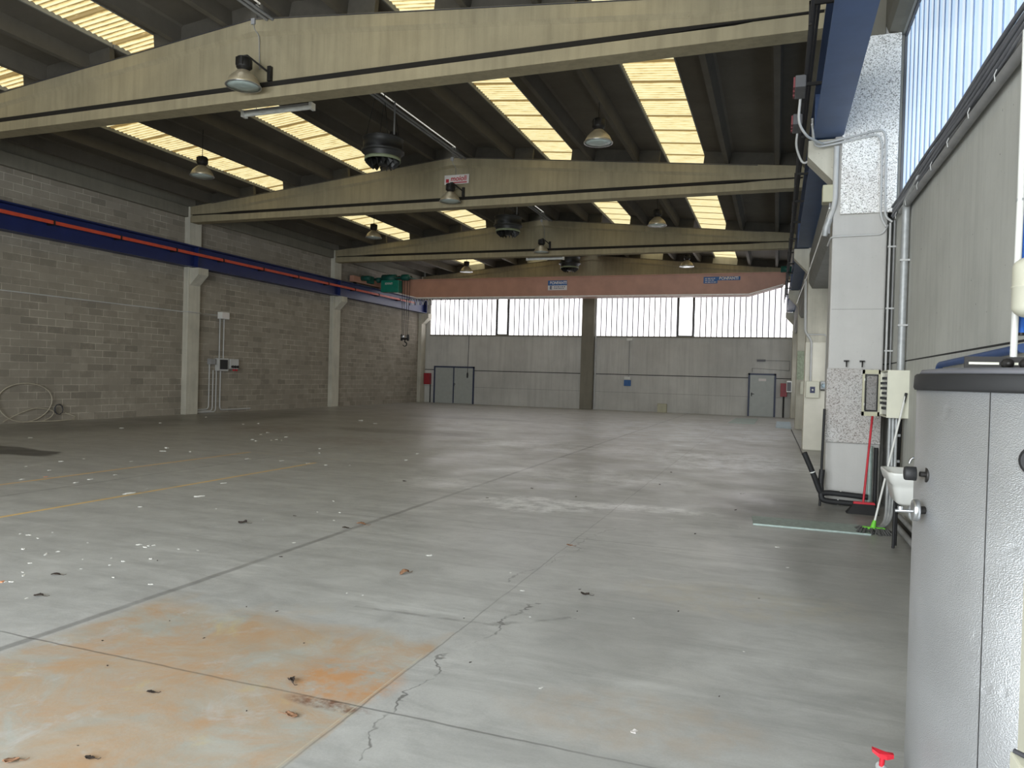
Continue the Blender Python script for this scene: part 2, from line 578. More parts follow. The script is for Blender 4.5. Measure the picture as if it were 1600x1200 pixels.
def mat_skylight():
    s = N('stained_translucent_corrugated_sheet')
    X, Y, Z = s.sep()
    t = s.math('FRACT', s.math('DIVIDE', Y, .125))
    val = s.math('ABSOLUTE', s.math('SUBTRACT', t, .5))              # 0 at crests, .5 in the valleys
    n1 = s.noise(3.0, 6, .7, s.mapping((1.0, 3.5, 1)))
    dirt_and_shade = s.range(s.math('ADD', val, s.math('MULTIPLY', n1, .55)), .40, .74, 0, .85)  # corrugation shading painted in as stripes, broken up with stains
    lap = s.math('PINGPONG', s.math('ADD', Y, .2), .5)
    lapd = s.range(s.math('ADD', lap, s.math('MULTIPLY', s.math('SUBTRACT', s.noise(7, 5), .5), .09)), .03, .085, .8, 0)
    d = s.math('MAXIMUM', dirt_and_shade, lapd)
    col = s.ramp(d, [(0.0, srgb((255, 246, 196))), (.35, srgb((236, 214, 148))), (.7, srgb((150, 122, 68))), (1.0, srgb((62, 46, 24)))])
    s.set((.35, .3, .18, 1), .6, 0)
    s.link(col, s.b.inputs['Emission Color'])
    s.b.inputs['Emission Strength'].default_value = SKYLIGHT
    return s.m


def mat_glass(name, axis, strength, c_lo, c_hi, period=.25, off=0.0):
    s = N(name)
    X, Y, Z = s.sep()
    q = s.math('FRACT', s.math('DIVIDE', s.math('ADD', {'x': X, 'y': Y}[axis], off), period))
    step = s.range(q, .30, .60, 0, 1, True)
    n1 = s.noise(1.4, 5, .6)
    k = s.math('ADD', s.math('MULTIPLY', step, .8), s.math('MULTIPLY', n1, .25), clamp=True)
    col = s.mix(k, srgb(c_lo), srgb(c_hi))
    s.set((.5, .55, .6, 1), .25, 0)
    s.link(col, s.b.inputs['Emission Color'])
    s.b.inputs['Emission Strength'].default_value = strength
    return s.m


def mat_foil():
    s = N('embossed_silver_insulation_foil')
    n1 = s.noise(260, 3, .6, s.mapping((1, 1, 1.6)))
    n2 = s.noise(1.2, 3)
    s.set(s.ramp(n2, [(.3, srgb((158, 159, 160))), (.7, srgb((184, 185, 187)))]), None, .6)
    s.link(s.range(s.noise(5, 4), .3, .7, .36, .5), s.b.inputs['Roughness'])
    v = s.n.new('ShaderNodeTexVoronoi'); v.inputs['Scale'].default_value = 230
    s.link(s.mapping((1, 1, 1.5)), v.inputs['Vector'])
    h = s.math('ADD', s.math('MULTIPLY', v.outputs['Distance'], .8), n1)
    dents = s.range(s.noise(6, 3), .62, .75, 0, -3)
    s.bump(s.math('ADD', h, dents), .5, .002)
    return s.m


M['wall_r'] = mat_right_wall(); M['wall_f'] = mat_end_wall(); M['block'] = mat_blocks()
M['gravel'] = mat_gravel(); M['gravel_low'] = mat_gravel('darker_aggregate_concrete', .50); M['floor'] = mat_floor(); M['sky'] = mat_skylight(); M['foil'] = mat_foil()  # gravel_low is the same aggregate mixed darker
M['glass_side'] = mat_glass('profiled_glass_side', 'y', GLASS_SIDE, (184, 212, 238), (216, 230, 243), .30)
M['glass_low'] = mat_glass('profiled_glass_low', 'y', GLASS_SIDE, (226, 228, 230), (244, 244, 244), .30)
M['glass_far'] = mat_glass('profiled_glass_end', 'x', GLASS_FAR, (214, 214, 222), (255, 250, 250))
M['clear_far'] = mat_glass('clear_window_glass', 'x', GLASS_FAR * 1.5, (250, 252, 250), (255, 255, 255), 3.0)
M['frame'] = plain('dark_window_frame', (92, 92, 96), .5)
M['joint'] = plain('grey_glazing_joint', (128, 150, 184), .6)
M['rail_l'] = plain('dark_blue_painted_steel', (18, 34, 88), .42, 0, .15, 3)
M['rail_r'] = plain('slate_blue_painted_steel', (66, 88, 126), .45, 0, .12, 3)
M['orange'] = plain('crane_orange_paint', (180, 134, 114), .45, 0, .1, 2)
M['orange_red'] = plain('orange_conductor_plastic', (196, 74, 48), .45)
M['green'] = plain('hoist_green_paint', (24, 124, 104), .4)
M['dgreen'] = plain('dark_green_paint', (18, 84, 74), .5)
M['black'] = plain('black_rubber', (30, 30, 31), .65)
M['iron'] = plain('blackened_steel', (38, 36, 34), .5, .4)
M['steel'] = plain('bright_steel', (186, 188, 190), .3, .9)
M['galv'] = plain('galvanised_steel', (166, 168, 168), .5, .3, .15, 14)
M['pvc'] = plain('grey_plastic_conduit', (184, 184, 182), .5, 0, .06)
M['pvc_dark'] = plain('dirty_grey_conduit', (140, 140, 140), .55, 0, .12)
M['cable'] = plain('dark_cable', (58, 58, 62), .6)
M['cable_grey'] = plain('weathered_grey_cable', (104, 106, 112), .55)
M['feed'] = plain('dusty_dark_box', (88, 88, 90), .6)
M['feed_red'] = plain('dusty_red_cap', (118, 52, 56), .6)
M['white'] = plain('white_enamel', (218, 218, 213), .25, 0, .03)
M['cream'] = plain('cream_painted_metal', (202, 200, 182), .45, 0, .05)
M['cream_dk'] = plain('aged_cream_paint', (176, 172, 146), .5, 0, .08)
M['red'] = plain('red_plastic', (186, 28, 44), .4)
M['hydrant'] = plain('red_hydrant_paint', (150, 36, 46), .45)
M['blue_pipe'] = plain('blue_insulation_sleeve', (34, 98, 190), .6, 0, .15, 20, .3)
M['blue_dk'] = plain('dark_blue_pipe_sleeve', (44, 72, 120), .55)
M['door'] = plain('grey_door_leaf', (168, 172, 168), .5, 0, .05)
M['door_frame'] = plain('blue_grey_door_frame', (52, 60, 86), .5)
M['sign_w'] = plain('white_sign_face', (214, 208, 204), .5, 0, .04)
M['sign_red'] = plain('sign_red_print', (178, 24, 44), .5)
M['sign_blue'] = plain('sign_blue_print', (30, 88, 150), .5)
M['sign_dk'] = plain('sign_dark_print', (40, 44, 80), .5)
M['reflector'] = plain('aged_lamp_reflector', (176, 164, 138), .38, .45, .15, 8)
M['lens'] = plain('pale_lamp_glass', (176, 190, 186), .25, 0, .05)
M['tube'] = plain('fluorescent_tube_glass', (214, 216, 212), .3)
M['scrap'] = plain('white_paper_scrap', (208, 206, 200), .8)
M['scrap_o'] = plain('orange_scrap', (206, 140, 100), .8)
M['leaf'] = plain('dry_brown_leaf', (140, 104, 78), .8, 0, .35, 40)
M['leaf_d'] = plain('dark_rotten_leaf', (52, 42, 36), .8, 0, .3, 40)
M['mopgreen'] = plain('green_plastic', (112, 200, 60), .4)
M['mopgrey'] = plain('grey_mop_yarn', (96, 96, 94), .95, 0, .3, 60, .6)
M['hose'] = plain('beige_cable_hose', (176, 168, 150), .6)
M['poster'] = plain('faded_green_notice', (150, 160, 138), .7, 0, .25, 12)
M['plate'] = plain('checker_plate_steel', (150, 164, 158), .5, .3, .15, 20, .2)
M['plate_b'] = plain('pale_blue_plate', (176, 196, 208), .5, .1)
M['fan_dk'] = plain('destratifier_dark_paint', (36, 36, 35), .5)
M['fan_ring'] = plain('destratifier_ring_paint', (118, 126, 100), .5)
M['groove_shade'] = plain('groove_shade_black', (24, 20, 14), .9)  # near-black for the shade in the beam grooves
M['glass_box'] = plain('cabinet_window_glass', (120, 116, 114), .12)
M['glass_box'].node_tree.nodes['Principled BSDF'].inputs['Alpha'].default_value = .3

# ------------------------------------------------------------------ room shell
def ztop(x):
    return 6.93 + .098 * (9.1 - abs(x - XC))

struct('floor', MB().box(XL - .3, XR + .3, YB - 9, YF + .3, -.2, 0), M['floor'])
struct('wall_left', MB().box(XL - .3, XL, YB, YF + .3, 0, 6.55), M['block'])
struct('trim_1', MB().box(XL - .3, XL + .14, YB, YF, 6.55, 6.90), M['band'], bevel=.015)
struct('trim_10', MB().box(XL - .3, XL - .02, YB, YF + .3, 6.55, 7.36), M['band'])
struct('trim_11', MB().box(XL - .3, -18.2, YB, YF + .3, 7.30, 7.40), M['band'])
# end wall: solid concrete below, glazing band between, concrete above
wf = MB()
wf.box(XL - .3, XR + .3, YF, YF + .3, 0, 3.75)
wf.box(XL - .3, XR + .3, YF, YF + .3, 6.32, 8.2)
wf.box(XL - .3, -18.15, YF, YF + .3, 3.75, 6.32)
wf.box(.62, XR + .3, YF, YF + .3, 3.75, 6.32)
struct('wall_end', wf, M['wall_f'])
struct('trim_2', MB().box(-18.15, .62, YF - .05, YF, 3.69, 3.76), M['band'])
# right wall
wr = MB()
wr.box(XR, XR + .25, YB, BEAM_Y[0] + .05, 0, 3.90)
wr.box(XR, XR + .25, YB, YF + .3, 6.17, 7.3)
for a, b in ((BEAM_Y[0] + .05, BEAM_Y[0] + .75), (BEAM_Y[1] - .1, BEAM_Y[1] + .75), (BEAM_Y[2] - .1, BEAM_Y[2] + .75), (BEAM_Y[3] - .1, YF + .3)):
    wr.box(XR, XR + .25, a, b, 0, 6.17)
for a, b in ((BEAM_Y[0] + .75, BEAM_Y[1] - .1), (BEAM_Y[1] + .75, BEAM_Y[2] - .1), (BEAM_Y[2] + .75, BEAM_Y[3] - .1)):
    wr.box(XR, XR + .25, a, b, 0, 1.0)
    wr.box(XR, XR + .25, a, b, 3.3, 4.9)
wr.box(1.305, XR, BEAM_Y[0] + .56, BEAM_Y[0] + .75, 0, 6.17)
struct('wall_right', wr, M['wall_r'])
struct('trim_3', MB().box(XR - .018, XR, YB, BEAM_Y[0] - .3, 0, .10), plain('dark_skirting', (66, 64, 58), .9))  # dark strip along the foot of the right wall
# unseen entrance wall behind the camera, its opening enlarged for light
wb = MB()
wb.box(XL - .3, GATE[0], YB - .25, YB, 0, 8.4)
wb.box(GATE[1], XR + .3, YB - .25, YB, 0, 8.4)
wb.box(GATE[0], GATE[1], YB - .25, YB, GATE[2], 8.4)
struct('wall_entrance', wb, M['wall_r'])
# upper edge beam over the side glazing, closing slab of the gutter
eb = MB()
eb.prism([(1.20, 6.30), (1.24, 6.20), (1.34, 6.17), (XR, 6.17), (XR, 6.98), (1.20, 6.98)], 'y', YB, YF)
struct('trim_4', eb, M['band'])
eg = MB()
eg.prism([(.42, 7.0), (.42, 6.9), (.52, 6.78), (.66, 6.78), (.66, 7.0)], 'y', YB, YF)
eg.box(.42, XR + .25, YB, YF, 7.0, 7.08)
struct('trim_5', eg, M['band'])
struct('trim_12', MB().box(.30, XR + .25, YB, YF + .3, 7.29, 7.38), M['band'])
# lintel beams running between the right-hand columns
for i, (a, b) in enumerate(((BEAM_Y[0] + .55, BEAM_Y[1]), (BEAM_Y[1] + .55, BEAM_Y[2]), (BEAM_Y[2] + .55, BEAM_Y[3]))):
    lb = MB().prism([(.66, 4.75), (.66, 4.05), (.74, 3.91), (XR, 3.91), (XR, 4.75)], 'y', a, b)
    struct('trim_%d' % (6 + i), lb, M['lintel'])

# roof: double-tee panels spanning from beam to beam, skylight strips between them
SL = math.atan(.098)
def slope_pt(side, s_, h_):
    """s_ distance from the ridge along the slope, h_ height above the beam top"""
    x = XC + side * (s_ * math.cos(SL) + h_ * math.sin(SL))
    z = ztop(XC) - s_ * math.sin(SL) + h_ * math.cos(SL)
    return (x, z)

bays = [(YB, BEAM_Y[0] + .175), (BEAM_Y[0] + .175, BEAM_Y[1] + .175), (BEAM_Y[1] + .175, BEAM_Y[2] + .175), (BEAM_Y[2] + .175, YF)]
PANELS = [(.0, 2.42), (3.50, 5.92), (7.02, 9.42)]
LIGHTS = [(2.42, 3.50), (5.92, 7.02)]
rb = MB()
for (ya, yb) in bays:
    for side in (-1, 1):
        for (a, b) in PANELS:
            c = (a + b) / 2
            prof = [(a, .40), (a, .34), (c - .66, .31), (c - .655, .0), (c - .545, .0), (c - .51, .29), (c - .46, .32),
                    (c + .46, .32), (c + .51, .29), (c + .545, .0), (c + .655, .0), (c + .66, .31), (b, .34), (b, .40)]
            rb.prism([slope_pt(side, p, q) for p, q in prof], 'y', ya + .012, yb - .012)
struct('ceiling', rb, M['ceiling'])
# upstands closing the panels over each beam (dark end diaphragms)
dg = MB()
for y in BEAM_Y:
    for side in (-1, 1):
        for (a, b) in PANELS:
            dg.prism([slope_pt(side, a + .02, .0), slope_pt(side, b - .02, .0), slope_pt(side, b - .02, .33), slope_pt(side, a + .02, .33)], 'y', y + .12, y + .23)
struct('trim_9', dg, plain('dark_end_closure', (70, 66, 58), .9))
wn = 0
def skylight_mesh(side, a, b, ya, yb):
    m = MB(); n = int(round((yb - ya) / .125 * 8))
    v = []; f = []
    for i in range(n + 1):
        y = ya + (yb - ya) * i / n
        h = .42 + .02 * math.cos(2 * PI * y / .125)
        for s_ in (a - .06, b + .06):
            x, z = slope_pt(side, s_, h)
            v.append((x, y, z))
    for i in range(n):
        f.append((2 * i, 2 * i + 1, 2 * i + 3, 2 * i + 2))
    m.add(v, f, True)
    return m
for bi, (ya, yb) in enumerate(bays):
    for side in (-1, 1):
        for (a, b) in LIGHTS:
            wn += 1
            y0 = max(ya, 1.5) if bi == 0 else ya
            o = struct('window_%d' % wn, skylight_mesh(side, a, b, ya, yb), M['sky'])
            fr = MB()
            for e in (a + .015, b - .015):
                fr.prism([slope_pt(side, e - .015, .33), slope_pt(side, e + .015, .33), slope_pt(side, e + .015, .42), slope_pt(side, e - .015, .42)], 'y', ya + .02, yb - .02)
            obj('window_frame', fr, M['lintel'], o)

# side glazing: strips of profiled glass with dark joints
def glazing_y(ya, yb, za, zb, gm):
    global wn
    wn += 1
    g = MB()
    n = max(1, int(round((yb - ya) / .30)))
    d = (yb - ya) / n
    for i in range(n):
        g.box(XR + .06, XR + .10, ya + i * d + .008, ya + (i + 1) * d - .008, za, zb)
    o = struct('window_%d' % wn, g, gm)
    j = MB()
    for i in range(n + 1):
        j.box(XR + .05, XR + .11, ya + i * d - .006, ya + i * d + .006, za, zb)
    obj('glazing_joints', j, M['joint'], o)
    fr = MB(); fr.box(XR + .03, XR + .13, ya - .02, yb + .02, za - .03, za + .02); fr.box(XR + .03, XR + .13, ya - .02, yb + .02, zb - .02, zb + .03)
    fr.box(XR + .03, XR + .13, yb - .02, yb + .05, za, zb)
    obj('window_frame', fr, M['frame'], o)
glazing_y(YB + .1, BEAM_Y[0] + .02, 3.92, 6.15, M['glass_side'])
for a, b in ((BEAM_Y[0] + .75, BEAM_Y[1] - .1), (BEAM_Y[1] + .75, BEAM_Y[2] - .1), (BEAM_Y[2] + .75, BEAM_Y[3] - .1)):
    glazing_y(a, b, 4.9, 6.17, M['glass_side'])
    glazing_y(a, b, 1.0, 3.3, M['glass_low'])

# end wall glazing
def glazing_x(xa, xb, gm, gmj, strips=True):
    global wn
    wn += 1
    g = MB()
    n = max(1, int(round((xb - xa) / .27))) if strips else 1
    d = (xb - xa) / n
    for i in range(n):
        g.box(xa + i * d + (.009 if strips else 0), xa + (i + 1) * d - (.009 if strips else 0), YF + .10, YF + .14, 3.76, 6.32)
    o = struct('window_%d' % wn, g, gm)
    j = MB()
    if strips:
        for i in range(1, n):
            j.box(xa + i * d - .026, xa + i * d + .026, YF + .09, YF + .15, 3.76, 6.32)
        obj('glazing_joints', j, gmj, o)
    else:
        w = .10
        j.box(xa - w, xa + .02, YF + .02, YF + .16, 3.76, 6.32); j.box(xb - .02, xb + w, YF + .02, YF + .16, 3.76, 6.32)
        j.box(xa, xb, YF + .02, YF + .16, 3.76, 3.82)
        obj('window_frame', j, M['frame'], o)
M['joint_f'] = plain('end_glazing_joint', (128, 126, 132), .6)
glazing_x(-18.15, -14.28, M['glass_far'], M['joint_f'])
glazing_x(-14.18, -13.62, M['clear_far'], M['joint_f'], False)
glazing_x(-13.52, -9.43, M['glass_far'], M['joint_f'])
glazing_x(-8.80, -4.72, M['glass_far'], M['joint_f'])
glazing_x(-4.62, -3.95, M['clear_far'], M['joint_f'], False)
glazing_x(-3.85, .62, M['glass_far'], M['joint_f'])

# doors in the end wall
def door(idx, xs, zt, leaves, sign):
    fx0, fx1 = xs
    fr = MB(); w = .08
    fr.box(fx0, fx0 + w, YF - .06, YF + .02, 0, zt); fr.box(fx1 - w, fx1, YF - .06, YF + .02, 0, zt)
    fr.box(fx0, fx1, YF - .06, YF + .02, zt - w, zt)
    o = struct('door_%d' % idx, fr, M['door_frame'])
    inner = (fx1 - fx0 - 2 * w) / leaves
    for k in range(leaves):
        a = fx0 + w + k * inner
        lf = obj('door_leaf', MB().box(a + .008, a + inner - .008, YF - .045, YF + .01, .02, zt - w), M['door'], o)
    hx = fx0 + w + (inner + .03 if leaves == 2 else .09)
    h = MB().box(hx - .02, hx + .02, YF - .055, YF - .045, .95, 1.12); h.tube([(hx, YF - .05, 1.06), (hx, YF - .10, 1.06), (hx + .12, YF - .10, 1.06)], .012, 8)
    obj('door_handle', h, M['black'], o)
    if leaves == 2:
        obj('meeting_strip', MB().box(fx0 + w + inner - .03, fx0 + w + inner + .03, YF - .07, YF - .045, .02, zt - w), M['door_frame'], o)
    if sign:
        obj('sign_plate', MB().box(-.80, -.46, YF - .052, YF - .045, 1.68, 1.80), M['sign_w'], o)
door(1, (-17.84, -15.42), 2.03, 2, False)
door(2, (-1.27, -.02), 2.04, 1, True)

# ------------------------------------------------------------------ columns with crane brackets
def corbel(x_face, x_tip, y0, y1):
    return MB().prism([(x_face, 4.88), (x_tip, 4.88), (x_tip, 4.66), (x_face, 4.30)], 'y', y0, y1)

for i, y in enumerate(BEAM_Y):
    where = ['beside the open cabinet and brooms', 'behind the nearest right column, cream at its foot', 'standing third along the right side', 'in the far right corner'][i]
    t = thing('concrete_column', (.95, y + .27, 0), 'square concrete column of the right row, ' + where, 'column', 'columns along the right side')
    x1 = 1.30 if i == 0 else 1.14
    m = MB().box(.64, x1, y + (.02 if i else .0), y + .55, 0, 6.95)
    lo = obj('shaft', m, M['column_light'] if i < 1 else M['column'], t, .025)
    obj('bracket', corbel(.645, .31, y + .01, y + .38), M['column'], t)
    if i == 0:
        obj('plaster_seam', MB().box(.66, 1.29, y - .002, y + .002, 2.605, 2.61), M['lintel'], t)
for i, y in enumerate(BEAM_Y):
    where = ['nearest the entrance', 'next to the wall sockets', 'behind the hanging crane hook', 'in the far left corner'][i]
    t = thing('concrete_column', (-18.5, y + .27, 0), 'concrete column on the block wall, ' + where, 'column', 'columns on the left wall')
    obj('shaft', MB().box(XL - .02, -18.4, y, y + .55, 0, 6.9), M['column'], t, .02)
    obj('bracket', corbel(-18.405, -18.04, y + .06, y + .5), M['column'], t)
t = thing('concrete_column', (-9.1, 36.3, 0), 'wide flat concrete column in the middle of the end wall', 'column')
obj('shaft', MB().box(-9.45, -8.80, 36.22, 36.52, 0, 6.9), M['band'], t, .02)

# exposed-aggregate slabs fixed on the nearest right column
y0 = BEAM_Y[0]
g1 = MB().prism([(.72, y0 - .06), (1.385, y0 - .06), (1.385, y0 - .002), (.72, y0 - .002)], 'z', 3.86, 6.17)
tag(obj('aggregate_panel', g1, M['gravel'], None, .01), 'tall pebble-textured concrete slab high on the nearest right column', 'panel')
g2 = MB().box(.625, 1.29, y0 - .07, y0 - .002, .84, 1.82)
tag(obj('aggregate_panel', g2, M['gravel_low'], None, .01), 'pebble-textured concrete slab low on the nearest right column', 'panel')
g3 = MB().box(.72, 1.20, y0 - .03, y0 - .002, 6.18, 6.95)
tag(obj('concrete_infill_panel', g3, M['band'], None, .01), 'dark plain concrete piece above the tall pebble slab', 'panel')

# ------------------------------------------------------------------ roof beams
def beam_mesh(y0):
    yc = y0 + .175
    xs = [-18.38, -17.4, -16.7, -12.8, XC, -5.0, -1.15, -.45, .52]
    m = MB()
    rings = []
    for k, x in enumerate(xs):
        zt = ztop(x) - .012
        end = k in (0, 1, len(xs) - 2, len(xs) - 1)
        w = .168 if end else .125
        g = .13 if end else .03
        gz = 6.625 if end else 6.66
        fl = .30 if not end else .26
        prof = [(.175, ZB), (.175, 6.562), (g, 6.565), (g, gz), (w, gz + .003), (w, max(gz + .03, zt - fl)), (.175, max(gz + .06, zt - fl + .07)), (.175, zt)]
        ring = [(x, yc - a, z) for a, z in prof] + [(x, yc + a, z) for a, z in reversed(prof)]
        rings.append(ring)
    n = len(rings[0])
    v = [p for r_ in rings for p in r_]
    f = []
    for i in range(len(rings) - 1):
        for k in range(n):
            f.append((i * n + k, i * n + (k + 1) % n, (i + 1) * n + (k + 1) % n, (i + 1) * n + k))
    f.append(tuple(range(n))); f.append(tuple(range((len(rings) - 1) * n, len(rings) * n)))
    return m.add(v, f)
bl = ['large pitched concrete roof beam nearest the camera, crossing the top of the view', 'pitched concrete roof beam carrying the red and white sign', 'third pitched concrete roof beam, directly in front of the orange crane', 'pitched concrete roof beam on the end wall behind the crane']
for y, lb in zip(BEAM_Y, bl):
    t = thing('roof_beam', (XC, y + .175, ZB), lb, 'beam', 'pitched concrete roof beams')
    obj('beam_body', beam_mesh(y), M['beam'], t)
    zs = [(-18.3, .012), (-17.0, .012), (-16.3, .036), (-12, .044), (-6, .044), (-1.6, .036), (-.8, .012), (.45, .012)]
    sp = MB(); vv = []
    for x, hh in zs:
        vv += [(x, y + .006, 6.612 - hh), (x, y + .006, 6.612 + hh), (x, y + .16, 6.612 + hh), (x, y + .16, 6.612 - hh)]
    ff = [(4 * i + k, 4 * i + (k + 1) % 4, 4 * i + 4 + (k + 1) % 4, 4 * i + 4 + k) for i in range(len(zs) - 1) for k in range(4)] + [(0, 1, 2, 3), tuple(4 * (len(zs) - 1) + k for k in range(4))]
    obj('groove_shade_strip', sp.add(vv, ff), M['groove_shade'], t)  # added strip that paints the shade inside the groove
    cb = MB()
    pts = [(x, y - .012, ztop(x) - .03) for x in (-17.5, -14, -11, XC, -6.5, -3, -.6)]
    cb.tube(pts, .009, 6)
    obj('cable', cb, M['cable'], t)
    if y < 30:
        bx = MB().box(-8.95, -8.87, y - .03, y + .01, 7.70, 7.80)
        bx.tube(smooth_path([(-8.90, y - .016, 7.72), (-8.89, y - .016, 7.62), (-8.80, y + .01, 7.5), (-8.78, y + .02, 6.9)], .06), .007, 6)
        obj('junction_box', bx, M['pvc_dark'], t)

# sign fixed on the second beam
t = thing('beam_sign', (-8.74, 19.0, 7.14), 'small white sign with red lettering near the peak of the second beam', 'sign')
obj('sign_plate', MB().box(-9.12, -8.36, 18.985, 19.0, 7.02, 7.28), M['sign_w'], t)
obj('logo_square', MB().box(-9.07, -8.98, 18.98, 18.985, 7.07, 7.17), M['sign_red'], t)
text('lettering', 'moioli', .2, (-8.68, 18.981, 7.17), (PI / 2, 0, 0), M['sign_red'], t, .002, .15, .004, .50)
obj('underline', MB().box(-8.93, -8.42, 18.98, 18.985, 7.045, 7.075), M['sign_red'], t)

# ------------------------------------------------------------------ crane runways
def runway(x0, x1, mat, label, side):
    t = thing('crane_runway_beam', ((x0 + x1) / 2, 18, 4.9), label, 'beam')
    xc = (x0 + x1) / 2
    prof = [(x0, 4.90), (x1, 4.90), (x1, 4.93), (xc + .01, 4.94), (xc + .01, 5.56), (x1, 5.57), (x1, 5.60), (x0, 5.60), (x0, 5.57), (xc - .01, 5.56), (xc - .01, 4.94), (x0, 4.93)]
    obj('girder', MB().prism(prof, 'y', .5, 36.1), mat, t)
    obj('rail', MB().box(xc - .03, xc + .03, .5, 36.1, 5.60, 5.64), M['iron'], t)
    st = MB()
    for y in BEAM_Y:
        st.box(x0 + .01, x1 - .01, y + .2, y + .23, 4.93, 5.57)
    obj('stiffener_plates', st, mat, t)
    return t
tl = runway(-18.58 + .02, -18.2, M['rail_l'], 'dark blue steel crane runway beam along the left block wall', -1)
tr = runway(.37, .735, M['rail_r'], 'blue steel crane runway beam overhead along the right columns', 1)
t = thing('conductor_rail', (-18.15, 18, 5.3), 'orange-red conductor bar along the left blue runway beam', 'conductor rail')
obj('bar', MB().box(-18.16, -18.11, .6, 34.5, 5.27, 5.36), M['orange_red'], t)
y = 1.4
while y < 34.2:
    obj('hanger', MB().box(-18.40, -18.095, y, y + .045, 5.25, 5.38), M['iron'], t)
    y += 2.1
# right-hand bars
t = thing('conductor_rail', (.26, 18, 5.2), 'grey conductor bars and clips along the right blue runway beam', 'conductor rail')
for dx, dz in ((.20, 5.30), (.24, 5.42), (.20, 5.18), (.28, 5.52)):
    obj('bar', MB().box(dx, dx + .03, .6, 35.5, dz, dz + .035), M['cable'], t)
y = 1.5
while y < 35:
    obj('hanger', MB().box(.19, .54, y, y + .03, 5.36, 5.40).box(.19, .22, y, y + .03, 5.16, 5.4), M['iron'], t)
    y += 2.1
for k, (yy, zz) in enumerate(((9.3, 5.05), (10.6, 5.05))):
    t2 = thing('power_feed_box', (.18, yy, zz), ['grey feed box with red caps on the right conductor bars, nearer one', 'grey feed box with red caps on the right conductor bars, farther one'][k], 'junction box', 'feed boxes on the right runway')
    obj('housing', MB().box(.10, .22, yy - .2, yy + .2, zz, zz + .14), M['feed'], t2, .01)
    for q in (-.14, 0, .14): obj('red_cap', MB().box(.08, .10, yy + q - .03, yy + q + .05, zz + .01, zz + .13), M['feed_red'], t2)
    cp = smooth_path([(.17, yy + .2, zz + .05), (.15, yy + .3, zz - .25 + .1 * k), (.26, yy + .45, zz - .38), (.5, BEAM_Y[0] - .03 + (.1 if k else 0), 4.80)], .12)
    obj('cable', MB().tube(cp, .016, 8), M['pvc'], t2)

# ------------------------------------------------------------------ overhead crane
CY = 31.4
t = thing('bridge_crane', (XC, CY, 5.2), 'long orange overhead bridge crane spanning the hall with green motor housings', 'crane')
poly = [(-18.35, 6.04), (-18.35, 5.68), (-16.2, 5.20), (-1.17, 5.20), (.30, 5.62), (.30, 6.04)]
obj('girder', MB().prism(poly, 'y', 31.22, 31.6), M['orange'], t)
fl = MB()
fpoly = [(-18.0, 5.60), (-16.2, 5.20), (-1.17, 5.20), (.14, 5.575), (.14, 5.525), (-1.17, 5.14), (-16.2, 5.14), (-18.0, 5.54)]
fl.prism(fpoly, 'y', 31.06, 31.76)
obj('bottom_flange', fl, M['orange'], t)
edge_ = MB().prism([(-18.0, 5.60), (-16.2, 5.20), (-1.17, 5.20), (.14, 5.575), (.14, 5.535), (-1.17, 5.155), (-16.2, 5.155), (-18.0, 5.555)], 'y', 31.045, 31.058)
edo = obj('polished_edge', edge_, plain('worn_bright_flange_edge', (246, 238, 232), .3), t)
obj('top_flange', MB().box(-18.35, .3, 31.14, 31.68, 6.04, 6.07), M['orange'], t)
for xc_, nm in ((-18.38, 'l'), (.552, 'r')):
    e = obj('end_carriage', MB().box(xc_ - .11, xc_ + .11, 28.8, 33.6, 5.70, 5.98), M['orange'], t, .01)
    for yy in (29.1, 33.3):
        obj('wheel', MB().lathe([(0, -.05), (.15, -.05), (.15, .05), (0, .05)], (xc_, yy, 5.79), 24, 'x'), M['iron'], e)
    obj('drive_motor', MB().lathe([(0, 0), (.12, 0), (.12, .34), (.08, .42), (0, .42)], (xc_ + (.11 if nm == 'l' else -.53), 29.5, 5.93), 20, 'x'), M['dgreen'], e)
    obj('gear_case', MB().box(xc_ - .09 + (.2 if nm == 'l' else -.2), xc_ + .09 + (.2 if nm == 'l' else -.2), 29.9, 30.3, 5.76, 6.1), M['dgreen'], e, .02)
def sticker(x0, x1, z0, z1, mat):
    return MB().box(x0, x1, 31.205, 31.22, z0, z1)
sg = obj('centre_sign', sticker(-9.74, -8.86, 5.68, 5.90, M['sign_blue']), M['sign_blue'], t)
text('lettering', 'BONFANTI', .18, (-9.27, 31.20, 5.79), (PI / 2, 0, 0), M['sign_w'], sg, .003, .1, .006, .78)
sg = obj('load_plate', sticker(-9.74, -8.86, 5.47, 5.68, M['sign_w']), M['sign_w'], t)
text('lettering', 'E', .2, (-9.60, 31.20, 5.575), (PI / 2, 0, 0), M['sign_dk'], sg, .003, 0, .008)
lines = MB()
for zz in (5.62, 5.55):
    x = -9.46
    while x < -8.98:
        w = random.uniform(.04, .1); lines.box(x, x + w, 31.197, 31.205, zz - .018, zz + .012); x += w + .03
obj('printed_lines', lines, M['sign_dk'], sg)
sg = obj('side_sign', sticker(-2.98, -2.42, 5.66, 5.93, M['sign_blue']), M['sign_blue'], t)
lines = MB()
for zz in (5.86, 5.79, 5.71):
    x = -2.92
    while x < -2.58:
        w = random.uniform(.05, .12); lines.box(x, x + w, 31.197, 31.205, zz - .012, zz + .014); x += w + .03
obj('printed_lines', lines, M['sign_w'], sg)
sg = obj('name_sign', sticker(-2.42, -1.52, 5.78, 5.93, M['sign_blue']), M['sign_blue'], t)
text('lettering', 'BONFANTI', .16, (-1.98, 31.20, 5.855), (PI / 2, 0, 0), M['sign_w'], sg, .003, .1, .005, .76)

